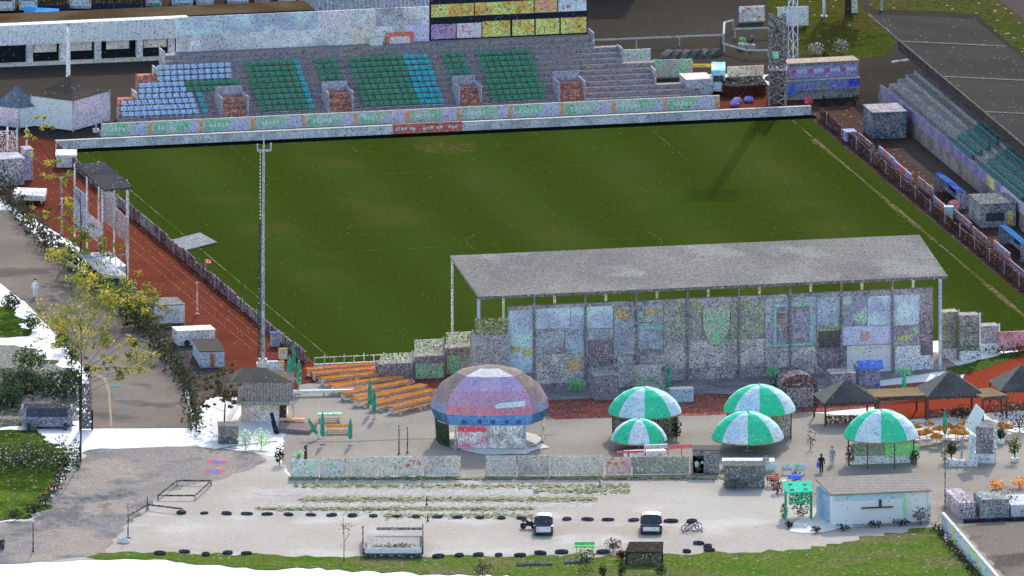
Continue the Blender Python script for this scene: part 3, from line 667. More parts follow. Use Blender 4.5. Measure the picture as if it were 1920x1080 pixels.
boxy('hut','pale hut with curved roof at the hedge beside the red track','hut',318,608,2.9,3.5,1.8,WHITE,ROT,M('hut_roof',(150,150,150),'g',var=.3,dark=.06,light=.08))
boxy('trailer','long white speckled trailer below the pale hut','trailer',368,648,3.6,2.2,1.4,WHITE,ROT,BEIGE,[('wheel',MB().cyl((-.9,-.05,.3),(-.9,.1,.3),.3,n=10),BLACKR),('wheel',MB().cyl((.9,-.05,.3),(.9,.1,.3),.3,n=10),BLACKR)])
boxy('ticket_booth','grey flat roofed booth with pale blue front by the hedge end','booth',398,690,2.3,6,1.55,M('booth_blue',(146,158,176),'w',var=.3,dark=.1,light=.1),ROT*.5,M('booth_roof',(104,98,94),'g',var=.1,dark=.02,light=0),[('door',MB().box(-.2,.3,-.03,-.001,.12,1.35),BRICK)])
boxy('bin','blue topped bin beside the near left pitch corner','bin',516,652,.9,.9,1.3,STEEL,0,M('navy_lid',(70,80,120),'w',var=.3))
for px,py,l in ((524,676,'yellow topped crate stack below the blue topped bin'),(518,700,'small crate with yellow lid right of the control box')):
    boxy('crate',l,'crate',px+8,py,.7,.7,1.0,BEIGE,.2,M('yellow_lid',(190,170,90),'g',var=.3,dark=.08))
solo('corner_flag',MB().cyl((0,0,0),(0,0,1.6),.04,n=6).slab([(0,0,1.6),(.5,.05,1.5),(.5,.05,1.2),(0,0,1.2)],.02).slab([(0,0,1.6),(-.12,-.3,1.5),(-.1,-.3,1.0),(0,0,1.0)],.02),M('pink_flag',(200,130,140),'w',var=.4,dark=.1,light=.1),'small reddish flag standing beside the left barrier','flag',G(386,517))

# ------------------------------------------------------------------ hedge and trees on the left
HEDGE=M('hedge_leaves',(60,66,54),'n',var=.6,dark=.25,light=.03,hue=.25,c2=(74,78,46),ns=.7,thr=(.5,.62),c3=(58,72,70),lightc=.4)
DKLEAF=M('dark_leaves',(66,82,56),'n',var=.6,dark=.25,light=.02,hue=.25,c2=(88,112,60),ns=.8,thr=(.46,.6),lightc=.4)
YLEAF=M('autumn_leaves',(128,140,72),'n',var=.55,dark=.16,light=.03,hue=.25,c2=(186,174,72),ns=.55,thr=(.47,.57),c3=(66,92,58),lightc=.5)
GLEAF=M('green_leaves',(86,116,60),'n',var=.55,dark=.14,light=.02,hue=.25,c2=(64,92,62),ns=.7,c3=(120,140,58))
BARK=M('bark',(70,62,54),'n',var=.4,dark=.2,light=.05,lightc=.4)
hp=[(-10,345),(25,395),(62,440),(105,478),(150,520),(205,566),(245,606),(290,650),(326,692),(352,735),(366,785),(368,815)]
hl=['dark hedge stretch at the upper left edge beside the road','dark hedge stretch under the white mattress','hedge stretch left of the gantry','hedge stretch below the gantry foot','hedge stretch under the yellow tree crown','dark hedge stretch right of the yellow tree crown','black green hedge stretch beside the pale hut','hedge stretch beside the long white trailer','hedge stretch beside the grey booth','hedge stretch at the road bend','hedge stretch at the lower end of the road']
for i in range(len(hp)-1):
    a=G(*hp[i]); b=G(*hp[i+1]); rg=random.Random(40+i); d=b-a
    g=MB(); n=int(300*(1.2 if i<9 else .7))
    hh=2.1 if i<8 else 1.7
    for _ in range(n):
        t=rg.random(); g.leaf((d.x*t+rg.gauss(0,.42),d.y*t+rg.gauss(0,1.2),rg.uniform(.05,hh)*rg.uniform(.7,1.15)),.38,rg)
    h=thing('hedge',hl[i],'hedge',a,0,'hedge between the road and the track')
    part('foliage',g,HEDGE,h)
    for q in range(3): part('stem',MB().cyl((d.x*(q+.5)/3,d.y*(q+.5)/3,0),(d.x*(q+.5)/3+.1,d.y*(q+.5)/3,1.3),.06,.04,n=5),BARK,h)
def tree(label,base,h,limbs,mat,rng,trunk_r=.2,leafsz=.34,grp=None,cat='tree'):
    """limbs: list of (x_px,y_px,rx,ry,rz,n): clumps of leaves placed at survey x and height"""
    b=G(*base); t=thing('tree',label,cat,b,0,grp)
    top=(0,0,h)
    g=MB().cyl((0,0,0),(.1,0,h*.55),trunk_r,trunk_r*.7,n=7).cyl((.1,0,h*.55),(0,.1,h*.9),trunk_r*.7,trunk_r*.3,n=6)
    cr=MB()
    for (dx,dy,z,r,n) in limbs:
        z0=min(h*.8,max(h*.3,z*.75)); g.cyl((.05,0,z0),(dx,dy,z),trunk_r*.25,.02,n=5)
        # a clump made of several sprays
        for q in range(max(1,int(n*4.0)//30)):
            c=(dx+rng.gauss(0,r*.62),dy+rng.gauss(0,r*.7),z+rng.gauss(0,r*.5))
            cr.leaves(c,(r*.36,r*.36,r*.24),30,leafsz,rng)
    part('trunk',g,BARK,t); part('crown',cr,mat,t)
    return t
rg=random.Random(99)
def lm(bx,by,lst):
    out=[]
    for (px,py,r,n,dy) in lst: out.append(((px-bx)/20,dy,(by-py)/19.62-dy*.197,r,n))
    return out
tree('tall open tree with yellow green leaves hanging over the left road',(151,868),15.5,lm(151,868,[(130,600,2.3,300,-1),(190,560,1.9,230,1),(90,590,1.6,110,0),(160,520,2.0,200,0),(215,560,1.4,150,2),(170,620,1.8,170,0),(215,680,1.0,80,-1),(225,705,.8,50,-1),(175,690,.8,50,0),(265,675,1.3,160,1),(243,640,.8,80,0),(120,480,1.5,80,0),(200,640,1.2,80,1),(110,640,1.2,60,-2)]),YLEAF,rg,.09,.25)
tree('yellow leaved tree behind the hedge in front of the gantry',(236,610),7,lm(236,610,[(250,555,1.5,240,0),(285,575,1.3,180,0),(215,545,1.2,160,1),(265,600,1.2,140,-1),(300,630,1.0,110,0)]),YLEAF,rg,.11,.25)
tree('thin tree with sparse autumn leaves beside the gantry posts',(150,520),9,lm(150,520,[(120,400,1.3,70,0),(105,335,1.2,60,0),(90,300,.9,40,0),(150,440,1.5,110,0),(70,400,.9,50,0),(185,470,1.4,120,0),(60,250,.6,30,0),(80,232,.7,40,1),(120,470,1.2,90,0)]),YLEAF,rg,.1,.28)
tree('small brownish tree in front of the grey kiosk roof',(420,806),4.4,lm(420,806,[(415,735,1.0,150,0),(440,748,.8,110,0),(400,715,.8,90,0),(390,760,.6,60,0),(425,700,.7,60,0)]),M('brown_leaves',(112,104,70),'n',var=.55,dark=.2,light=.05,hue=.25,c2=(86,84,56),ns=.8,lightc=.5),rg,.09,.26)
for px,py,r,h,n,l in ((118,660,.9,2.2,200,'dark bush at the left kerb of the road'),(55,700,1.7,2.6,420,'rounded dark bush standing on the white ground'),(135,690,.8,2.2,190,'dark green bush right of the rounded bush'),(20,590,.9,2.0,200,'dark bush at the left edge of the picture by the grass'),(60,620,.8,1.6,160,'low brownish green bush above the white ground'),(165,712,.45,1.6,80,'narrow leafy bush at the kerb corner')):
    shrub('bush',l,px,py,r,h,DKLEAF,n,.34,'bush')
for a,b,yy,l in ((5,150,738,'long low green hedge row across the white ground'),(-20,40,760,'dark hedge clump at the left edge below the hedge row')):
    g=MB(); rg2=random.Random(a)
    for _ in range(int((b-a)*11)): g.leaf((rg2.uniform(0,(b-a)/20),rg2.gauss(0,1.4),rg2.uniform(.05,2.0)),.38,rg2)
    h=thing('hedge',l,'hedge',G(a,yy)); part('foliage',g,M('hedge_green',(64,84,62),'n',var=.5,dark=.18,light=.02,hue=.2,c2=(52,64,52),ns=.5,lightc=.4),h)
    part('stem',MB().cyl((1,0,0),(1,0,1.0),.06,n=5),BARK,h)
g=MB(); rg2=random.Random(77)
for _ in range(2600): 
    a=rg2.uniform(0,1); g.leaf((rg2.uniform(-3.6,5.6)*(1),rg2.gauss(0,3),max(.03,rg2.uniform(.05,1.5)*(1-a*.3))),.3,rg2)
fb=thing('flowering_bush','wide bush covered in white blossom on the left grass bank','bush',G(40,868))
part('foliage',g,M('blossom_leaves',(72,92,56),'n',var=.5,dark=.16,light=.26,hue=.15,c2=(60,76,60),ns=.6,cell=.14),fb); part('stem',MB().cyl((0,0,0),(0,0,.8),.07,n=5),BARK,fb)
# a parked car shape and gate posts at the left bank
# ------------------------------------------------------------------ right stand
def ru(u,v,z=0): return pt(PWID+u,v,z)
RS=ru(0,0); RSR=ROT
def loc_r(p): return p
V0,V1=18,PLEN+3
rs=thing('right_grandstand','long side stand with flat dark grey roof beside the right touchline','grandstand',RS,ROT)
g=MB(); 
for i in range(7): g.box(7.6+i*.8,7.6+(i+1)*.8,V0,V1,0,1.9+i*.42)
part('terrace',g,M('speckled_terrace',(132,130,130),'w',var=.5,dark=.2,light=.4,hue=.3,c2=(120,124,128),ns=.35,c3=(150,142,134),lightc=.6),rs)
g=MB().box(7.35,7.6,V0,V1,0,1.5); part('front_wall',g,M('pale_front_wall',(128,120,118),'w',var=.3,dark=.08,light=.06,hue=.15,c2=(106,98,98),ns=.4),rs)
for k in range(9):
    v=V0+1+k*(V1-V0-2)/9
    part('parapet_panel',MB().box(7.28,7.5,v,v+(V1-V0-2)/9-.08,1.5,2.5),[M('purple_parapet',(108,104,142),'w',var=.3,dark=.08,light=.04,hue=.15,c2=(124,122,146),ns=.5),M('mauve_parapet',(158,148,172),'w',var=.3,dark=.08,light=.06,hue=.15)][k<4],rs)
part('yellow_panel',MB().box(7.26,7.285,62,65,1.5,2.5),YEL,rs)
DKB=M('fascia_dark',(70,62,62),'w',var=.5,dark=.3,light=.06,lightc=.35)
zf=6.6
part('roof',MB().slab([(9.3,V0,zf),(19.4,V0,zf-.9),(19.4,V1+12,zf-.9),(9.3,V1+12,zf)],.16),M('roof_felt',(82,80,78),'g',var=.10,dark=.01,light=.008,hue=.05,c2=(76,75,75),ns=.12,lightc=.4,cell=.16),rs)
part('fascia',MB().slab([(9.28,V0,zf-.17),(9.8,V0,zf-.2),(9.8,V1,zf-.2),(9.28,V1,zf-.17)],.95),DKB,rs)
part('edge_strip',MB().box(9.14,9.27,V0,V1+12,zf-.12,zf+.02),M('gutter_grey',(124,124,126),'g',var=.3,dark=.08,light=.1),rs)
for k in range(6):
    v=V1-17.5*k-2; 
    part('roof_seam',MB().slab([(9.3,v,zf+.06),(19.3,v,zf-.84),(19.3,v+.5,zf-.84),(9.3,v+.5,zf+.06)],.05),M('seam',(128,128,126),'g',var=.3,dark=.1,light=.05),rs)
for k in range(8): part('post',MB().cyl((12,V0+2+k*15,1.5),(12,V0+2+k*12,zf-.4),.14,n=6),STEEL,rs)
part('back_wall',MB().box(17.0,17.3,V0,V1,0,zf-.9),GREY,rs)
n=0
for j,(va,vb,col,l) in enumerate(((34,52,'teal','block of teal seats at the near end of the right stand'),(54,72,'teal','block of teal seats in the middle of the right stand'),(75,84,'teal','short block of teal seats toward the far end of the right stand'))):
    t=thing('seating_block',l,'seats',RS,ROT,'seat blocks of the right stand')
    for i in range(6):
        r=part('seat_row',MB().box(8.0+.8*i,8.06+.8*i,va,vb,2.0+.42*i,2.07+.42*i),STEEL,t)
        for k in range(int((vb-va)/1.1)):
            o=seat_obj(col,r,(7.8+.8*i,va+.5+k*1.1,1.9+.42*i)); o.rotation_euler=(0,0,-math.pi/2); o.scale=(1.6,1,1)
# strip between the right stand and the pitch
def rthing(name,label,cat,u,v,grp=None,rz=ROT): return thing(name,label,cat,ru(u,v),rz,grp)
sheet('service_path',[(1655,232),(1706,246),(1920,432),(2060,560),(2060,620),(1905,470),(1700,300)],M('service_asphalt',(96,88,84),'g',var=.14,dark=.02,light=.004,hue=.08,c2=(84,78,76),ns=.1,lightc=.4),.07,.2,seed=31)
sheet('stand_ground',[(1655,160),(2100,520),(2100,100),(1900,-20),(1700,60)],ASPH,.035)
def dugout(label,u,v,L,m):
    t=rthing('dugout',label,'dugout',u,v,'dugouts beside the right touchline')
    g=MB(); pr=[(0,0),(.1,.9),(.45,1.6),(1.0,1.9),(1.5,1.9)]
    vs=[];fs=[]
    for x,z in pr: vs+=[(1.5-x,0,z),(1.5-x,L,z)]
    for i in range(len(pr)-1): fs.append((2*i,2*i+1,2*i+3,2*i+2))
    g.add(vs,fs); part('canopy',g,m,t)
    for y in (.05,L-.05): part('side_panel',MB().xz([(1.5-x,z) for x,z in pr]+[(0,0)],y-.03,y+.03),M('dugout_side',(120,130,150),'w',var=.3,holes=.3),t)
    part('bench_seat',MB().box(.8,1.2,.3,L-.3,.4,.48),STEEL,t)
DB=M('dugout_blue',(52,66,150),'n',var=.25,dark=.1,light=.02,c2=(70,110,180),ns=.5,lightc=.4)
dugout('dark blue curved dugout canopy on the right service path',3.4,61,9,DB)
dugout('brighter blue curved dugout canopy nearer the street',3.6,35,9,M('dugout_azure',(64,116,172),'n',var=.25,dark=.1,light=.02,lightc=.4))
dugout('small grey curved dugout beside the brighter blue canopy',4.0,30,4,M('dugout_grey',(96,112,122),'n',var=.25,dark=.1,light=.02,lightc=.4))
mixm=[M('mixed_board_a',(150,128,126),'w',var=.5,dark=.2,light=.14,hue=.3,c2=(120,100,104),ns=.8),M('mixed_board_b',(120,148,186),'w',var=.4,dark=.1,light=.1,hue=.3,c2=(190,120,112),ns=.6),M('mixed_board_c',(132,120,128),'w',var=.5,dark=.2,light=.14,hue=.3)]
for k in range(9):
    v=90-8.0*k
    t=rthing('pitchside_board','%s mixed colour board from the far end behind the red brown barrier'%ORD[k],'board',2.0+.3*(k%2),v,'boards behind the right barrier')
    part('panel',MB().box(0,.12,0,6.2+k%3*.5,.1,.8+.12*(k%4)),mixm[k%3 if k not in (1,2) else 1],t); part('ledge',MB().box(-.1,.35,.5,5.8,.45,.5),mixm[(k+2)%3],t)
    for y in (.3,6.9): part('foot',MB().box(-.1,.5,y,y+.12,0,.1),DARK,t)
boxy('wheelie_bin','pale blue wheelie bin in front of a red round sign','bin',1779,413,.75,.7,1.2,M('bin_blue',(140,178,208),'w',var=.15,dark=.03,light=.05),0)
g=MB().cyl((0,0,1.0),(0,.06,1.0),.55,n=18).cyl((0,.04,0),(0,.04,.6),.04,n=6)
solo('round_sign',g,M('red_round',(206,112,124),'w',var=.2,dark=.06,light=.06),'red round sign behind the pale blue bin','sign',G(1788,405))
boxy('steward_hut','speckled grey hut with yellow marks on the service path','hut',1872,428,3.4,5,2.3,M('hut_grey',(122,126,130),'w',var=.45,dark=.16,light=.18,hue=.25,c2=(104,112,120),ns=.6),ROT,M('hut_top',(118,120,122),'n',var=.45,dark=.16,light=.2,hue=.2),[('window',MB().box(-1.2,.6,-.03,-.001,.7,1.5),GLASS),('panel',MB().box(.9,1.4,-.03,-.001,.4,1.6),YEL)])
for px,py,l in ((1796,312,'white bag leaning on the front wall of the right stand'),(1856,368,'smaller white bag at the near end of that wall'),(1727,262,'white sack at the far end of the front wall')):
    solo('sack',MB().blob((0,0,.55),(.42,.4,.6),random.Random(px)),M('white_sack',(226,226,224),'n',var=.12,dark=.06,light=.1),l,'sack',G(px,py))
boxy('blue_container','small lavender container at the far right pitch corner','container',1596,268,1.0,1.4,1.0,M('lavender',(130,134,166),'w',var=.3,dark=.1,light=.08),ROT)
boxy('store_box','speckled dark blue grey store at the end of the service path','store',1668,262,3.2,4,2.6,M('store_dark',(110,112,118),'w',var=.5,dark=.2,light=.1,hue=.25,c2=(82,92,106),ns=.5),ROT,GREY)
# ------------------------------------------------------------------ far right end: booth, tower, railings
bt=thing('booth_stand','two tier blue and lavender banner booth by the far right corner','booth',*along((1478,190),(1612,183))[:2])
LL=along((1478,190),(1612,183))[2]
part('frame',MB().box(0,LL,.3,2.2,0,3.5),GREY,bt)
BL=M('booth_lavender',(140,142,184),'w',var=.25,dark=.06,light=.06,hue=.15,c2=(120,124,176),ns=.6)
g=MB().box(.1,LL-.2,.12,.28,2.1,3.25); part('upper_banner',g,BL,bt)
g=MB().box(.05,LL-.05,.0,.2,.9,1.9); part('lower_banner',g,M('booth_blue_banner',(104,118,184),'w',var=.3,dark=.1,light=.08,hue=.2,c2=(122,128,150),ns=.5),bt)
part('top_slab',MB().box(0,LL,.05,2.3,3.5,3.58),M('cream_top',(206,190,176),'g',var=.3,dark=.06,light=.1),bt)  # cream slab closing the top of the booth
part('shelf',MB().box(0,LL,-.1,.3,1.9,1.98),BEIGE,bt)
g=MB()
for q in range(4):
    x=.55+q*1.62; g.m(0).cyl((x,.1,2.75),(x,.12,2.75),.22,n=12)
    for k in range(4): g.m(1).box(x+.35+k*.24,x+.35+k*.24+.17,.1,.12,2.6,2.95)
part('lettering',g,[M('logo_red',(190,80,100),'w',var=.2,dark=.03,light=.03),M('letter_pale',(176,196,220),'w',var=.2,dark=.03,light=.05)],bt)
part('corner_panel',MB().box(.05,.7,-.03,-.001,.5,1.7),M('corner_blue',(72,110,206),'w',var=.2,dark=.05,light=.05),bt)
part('corner_panel',MB().box(LL-1.1,LL-.06,-.03,-.001,1.1,1.85),M('corner_royal',(66,76,182),'w',var=.2,dark=.08,light=.03),bt)
solo('red_dome_tent',MB().lathe([(.42,.5),(.42,.62),(.36,.86),(.2,1.02),(.01,1.08)],n=14).cyl((0,0,0),(0,0,.9),.05,n=6),M('dome_red',(190,62,84),'w',var=.15,dark=.04,light=.03),'small red dome parasol in front of the blue booth','parasol',G(1516,203))
for k,(px,py,r) in enumerate(((1545,199,.5),(1575,198,.6),(1605,196,.5))): shrub('shrub','%s dark shrub from the left in the row before the blue booth'%ORD[k],px,py,r,.9,DKLEAF,70,.28,'shrub','shrubs before the blue booth')
tw=thing('lattice_tower','dark speckled lattice tower left of the white mast','tower',G(1458,196))
g=MB()
for x in (-.75,.75):
    for y in (-.6,.6): g.cyl((x,y,0),(x*.7,y,8.6),.13,.1,n=6)
for k in range(11):
    z=k*.78
    for a,b in (((-.75,-.6),(.75,-.6)),((.75,-.6),(.75,.6)),((-.75,.6),(.75,.6)),((-.75,-.6),(-.75,.6))):
        g.cyl((a[0],a[1],z),(b[0],b[1],z+.78),.07,n=5); g.cyl((b[0],b[1],z),(a[0],a[1],z+.78),.07,n=5)
part('lattice',g,M('tower_dark',(116,116,120),'w',var=.5,dark=.2,light=.2,hue=.2,holes=.15),tw)
part('cladding',MB().box(-.7,.7,.1,.2,.2,8.2),M('tower_mesh',(96,98,100),'w',var=.5,dark=.3,light=.2,hue=.25,holes=.55),tw)
part('speaker_box',MB().box(-.5,.1,-1.0,-.62,4.6,5.2),M('green_box',(130,190,160),'w',var=.2),tw)
part('platform',MB().box(-.9,.9,-.9,.8,3.4,3.55),STEEL,tw)
def railing(label,pts,h=.95,name='railing'):
    c=G(*pts[0]); t=thing(name,label,'railing',c)
    g=MB(); 
    for a,b in zip(pts,pts[1:]):
        A=G(*a)-c;B=G(*b)-c; g.cyl(A+Vector((0,0,h)),B+Vector((0,0,h)),.11,n=6)
    part('rail',g,M('white_rail',(226,224,220),'g',var=.2,dark=.08,light=.15),t)
    for a,b in zip(pts,pts[1:]):
        A=G(*a)-c;B=G(*b)-c; k=max(1,round((B-A).length/4))
        for q in range(k+1): 
            p=A+(B-A)*q/k; part('post',MB().cyl(p,p+Vector((0,0,h)),.06,n=6),STEEL,t)
    return t
railing('long white rail across the far asphalt behind the terrace',[(1112,94),(1355,84)])
railing('short white rail running away from the long rail',[(1357,84),(1358,62),(1375,58)],1.0)
railing('white rail beside the grey poster stand',[(1378,72),(1442,70)],.9)
railing('lower white rail beside the green planters',[(1358,98),(1400,110),(1440,110)],.8)
def plate(name,label,cat,a,b,h,m,t=.12,legs=True,z0=.15,marks=None):
    p,rz,L=along(a,b); o=thing(name,label,cat,p,rz)
    part('panel',MB().box(0,L,0,t,z0,h),m,o)
    if legs:
        for x in (.1,L-.2): part('leg',MB().box(x,x+.1,t,t+.1,0,h),STEEL,o)
    if marks: 
        rg=random.Random(int(a[0])) 
        for k in range(6): x=rg.uniform(.1,L*.8); z=rg.uniform(z0+.1,h-.3); part('mark',MB().box(x,x+rg.uniform(.15,L*.2),-.02-.002*k,-.001,z,z+.2),marks,o)
    return o
plate('hoarding','pale green and white hoarding on the right steps of the far stand','hoarding',(1168,122),(1220,120),1.45,M('mint_white',(166,196,184),'w',var=.3,dark=.08,light=.2,c2=(190,190,198),ns=.9))
plate('green_fence','green sheet fence sloping down beside the empty terrace','fence',(1222,148),(1298,146),1.8,M('green_sheet',(120,170,140),'w',var=.3,dark=.06,light=.1,hue=.2,c2=(150,150,152),ns=.6))
boxy('store_box','grey speckled box room at the right end of the far stand','box',1312,180,2.5,3,1.55,M('lavender_grey',(146,150,164),'w',var=.35,dark=.1,light=.12),ROT,BEIGE)
for k in range(6):
    px=1252+k*17; g=MB(); rgk=random.Random(k)
    pr=[]
    for q in range(7):
        a=math.pi*q/6; pr.append((-.55*math.cos(a)+.3*math.sin(a),.62*math.sin(a)+.02))
    g.yz([(x*2,z) for x,z in pr],-.42,.38)
    solo('covered_scooter',g,M('grey_cover',(124,122,122),'g',var=.16,dark=.04,light=.05,c2=(100,98,98),ns=.8),'%s grey covered scooter from the left in the row on the asphalt'%ORD[k],'scooter',G(px,108-k*.5),-.5,'covered scooters on the far asphalt')
ob2=thing('crowd_barrier','orange barrier frame beside the sloping green fence','barrier',G(1296,138))
part('beam',MB().box(.1,2.1,0,.15,.6,.9),M('orange_beam',(220,160,70),'w',var=.2,dark=.05,light=.05),ob2)
for x in (0,2.1): part('post',MB().box(x,x+.15,-.1,.25,0,1.1),M('orange_post',(216,160,120),'w',var=.2,dark=.05,light=.05),ob2)
plate('hoarding','peach coloured hoarding behind the white van corner','hoarding',(1364,150),(1432,147),1.25,M('peach',(206,180,160),'w',var=.3,dark=.08,light=.2,c2=(190,160,140),ns=.8))
sheet('pale_apron',[(1330,138),(1440,140),(1442,160),(1350,158)],M('white_apron',(250,250,250),'g',var=.02,dark=.03,light=0),.06,.4)
make_van('small blue and white van beside the dark shed on the far right corner',1347,178,1.3,M('van_blue',(96,170,214),'w',var=.2,dark=.08,light=.2,c2=(200,206,220),ns=.8))['group']='vehicles at the far corner'
g=thing('lean_to_shed','low black lean-to with brown front left of the lattice tower','shed',*along((1362,184),(1440,180))[:2])
part('wall',MB().box(0,3.9,.2,2.2,0,1.0),M('shed_brown',(62,36,32),'w',var=.4,dark=.2,light=.02,lightc=.3),g); part('roof',MB().slab([(-.1,0,1.1),(4.0,0,1.1),(4.0,2.4,1.5),(-.1,2.4,1.5)],.1),M('shed_roof',(40,42,40),'g',var=.4,dark=.2,light=.06,c2=(90,88,86),ns=1.2),g)
for k,(px,py,c) in enumerate(((1382,190,'mauve'),(1404,188,'blue'),(1378,196,'blue'))):
    solo('sports_bag',MB().blob((0,0,.3),(.5,.4,.3),random.Random(k)),M('bag_'+c,(110,116,180) if c=='blue' else (150,130,150),'w',var=.3,dark=.08,light=.08),['mauve bag on the red ground by the lean-to','blue bag right of the mauve bag','blue bag nearest the white boards at the corner'][k],'bag',G(px,py+4))
ps=plate('poster_stand','tall pale poster stand with red dots at the top right','sign',(1386,44),(1434,42),1.6,M('poster',(206,196,190),'w',var=.35,dark=.14,light=.2,hue=.2,c2=(160,160,168),ns=1.2),marks=RED)
for px,py,l in ((1392,92,'green planter tub left of the grey one'),(1408,93,'dark grey planter tub beside the green one')):
    t=thing('planter',l,'planter',G(px,py)); part('tub',MB().cyl((0,0,0),(0,0,.5),.35,.42,n=12),STEEL,t); part('foliage',MB().leaves((0,0,.85),(.4,.4,.45),90,.22,random.Random(px)),M('planter_leaf_%d'%px,(120,180,140) if px<1400 else (80,84,92),'n',var=.4,dark=.15,light=.1),t)
wp=plate('projection_screen','white green tinted screen panel behind the white mast','screen',(1458,52),(1516,50),1.95,M('screen_pale',(196,206,194),'w',var=.22,dark=.05,light=.2,c2=(176,190,180),ns=.9))
shrub('shrub','pale bush beside the white mast foot',1530,104,.8,1.2,M('pale_leaves',(150,148,146),'n',var=.4,dark=.15,light=.15),110,.26,'shrub')
shrub('shrub','pale purplish bush right of the dark clump by the booth',1578,104,.8,1.7,M('mauve_leaves',(140,134,140),'n',var=.4,dark=.15,light=.15),130,.26,'shrub')
shrub('shrub','dark clump between the two pale bushes behind the booth',1550,112,.7,.9,DKLEAF,90,.28,'shrub')
tr=tree('tree with a pale trunk on the far lawn, its crown above the picture',(1590,30),9,[(0,0,5.2,1.9,300),(-1,.5,6.5,1.8,260),(1.2,0,6.8,1.8,240),(-.5,0,3.4,1.2,120),(.2,0,8,1.5,180)],GLEAF,random.Random(4),.34,.36)
g=MB().cyl((0,0,0),(0,0,8),.16,.12,n=7).box(-.3,.3,-.3,.3,0,.15)
solo('pale_post',g,WHITE,'thin pale post on the far lawn between screen and tree','post',G(1545,32))
solo('bollard',MB().cyl((0,0,0),(0,0,1.3),.12,n=8).cyl((0,0,1.3),(0,0,1.4),.15,n=8),STEEL,'short post beside the end of the grey roof','post',G(1653,20))
solo('gate_post',MB().box(-.3,.3,-.3,.3,0,2.2).box(-.38,.38,-.38,.38,2.2,2.35),M('stone_post',(190,188,176),'w',var=.25,dark=.06,light=.15),'cream stone gate post under the far tree','post',G(1602,24))
# ------------------------------------------------------------------ near stand
NS=G(897,733); 
def nlx(px): return (px-897)/19.49
def nz(px,py): return ((733-.0445*(px-897))-py)/19.62
ns=thing('near_grandstand','covered stand with long grey tilted roof seen from behind, street side','grandstand',NS,ROT)
def nloc(px,py,z):
    p=G(px,py,z)-NS; return (p.x*CR+p.y*SR,-p.x*SR+p.y*CR,z)
zr0,zr1=9.0,10.65
LN=nlx(1777)
part('roof',MB().slab([(0,0,zr0),(LN,0,zr0),(LN,11.9,zr1),(0,11.9,zr1)],.22),M('near_roof',(166,163,160),'g',var=.3,dark=.08,light=.012,hue=.06,c2=(148,146,146),ns=.12,thr=(.35,.65),c3=(176,174,171),lightc=.5),ns)
part('eave_strip',MB().box(0,LN,-.06,-.003,zr0-.26,zr0+.01),M('eave_dark',(98,94,98),'w',var=.4,dark=.2,light=.06),ns)
PW=M('stand_post',(186,192,186),'w',var=.35,dark=.16,light=.2,hue=.12,c2=(130,170,150),ns=.9); PD=M('stand_post_dark',(108,104,112),'w',var=.4,dark=.2,light=.1)
for k in range(10): part('post',MB().cyl((nlx(848+96*k)-nlx(848)+.15,11.6,0),(nlx(848+96*k)-nlx(848)+.15,11.6,zr1-.3),.12,n=7),PW,ns)
for k in range(8): part('post',MB().cyl((nlx(1003+96*k),.35,0),(nlx(1003+96*k),.35,zr0-.24),.11,n=7),PD,ns)
for px in (899,1764): part('post',MB().cyl((nlx(px),.3,0),(nlx(px),.3,zr0-.24),.16,n=8),MASTM,ns)
# terrace on the pitch side of the wall
g=MB()
for i in range(8): g.box(nlx(957),nlx(1750),1.2+i*.9,2.1+i*.9,0,4.6-i*.5)
part('terrace',g,CONC,ns)
part('rear_wall',MB().box(nlx(957),nlx(1752),.6,1.19,0,7.8),M('rear_wall',(134,134,140),'w',var=.45,dark=.14,light=.12,hue=.2,c2=(116,116,122),ns=.35,c3=(150,146,144)),ns)
CR2=M('cream_speckle',(164,160,158),'w',var=.45,dark=.16,light=.22,hue=.2,c2=(134,132,134),ns=.6)
def npanel(x0,y0,x1,y1,m,d=.0,name='wall_panel',par=None,lab=None):
    xm=(x0+x1)/2; a,b=sorted((nz(xm,y1),nz(xm,y0)))
    return part(name,MB().box(nlx(x0)+.01,nlx(x1)-.01,.6-.09-d,.6-.003-d if d==0 else .6-.05-d,max(0.02,a),b),m,par or ns,lab)
BG2=M('banner_grey',(134,146,158),'w',var=.34,dark=.10,light=.10,hue=.2,c2=(124,118,130),ns=.4,c3=(140,162,150)); BGD=M('banner_olive',(126,132,130),'w',var=.42,dark=.14,light=.08,hue=.2,c2=(128,140,116),ns=.5,c3=(110,114,118))
for x0,y0,x1,y1,m in ((957,584,1005,702,BLUEP),(1006,580,1072,618,BLUEP),(1073,577,1152,618,BLUEP),(1006,619,1060,664,BG2),(1061,619,1104,664,BLUEG),(1105,619,1152,638,BLUEG),(1153,576,1246,606,BG2),(1153,607,1194,666,BLUEG),(1195,607,1246,656,BLUEG),(1247,570,1318,640,BGD),(1372,566,1436,638,BGD),(1437,560,1532,652,BG2),(1533,558,1628,612,BLUEG),(1629,556,1726,612,BLUEP),(1533,613,1578,655,BGD),(1579,613,1676,648,LILAC),(1677,613,1726,648,BG2),(1728,585,1752,668,PURP)):
    npanel(x0,y0,x1,y1,m)
for x0,y0,x1,y1,m in ((1006,665,1100,720,CR2),(1247,641,1436,690,CR2),(1160,668,1340,690,CR2),(1366,690,1440,740,GREY),(1437,653,1532,690,CR2)): npanel(x0,y0,x1,y1,m)
npanel(1105,640,1152,688,PURP,0,'dark_doorway'); npanel(1536,622,1578,690,PURP,0,'dark_doorway')
npanel(1590,655,1678,706,M('whitewash',(236,236,232),'n',var=.08,dark=.03,light=.1),0,'white_wall'); npanel(1590,649,1678,656,BEIGE,.03)
npanel(1680,650,1752,704,M('white_speckle',(196,196,202),'w',var=.35,dark=.2,light=.25,hue=.15),0,'white_wall')
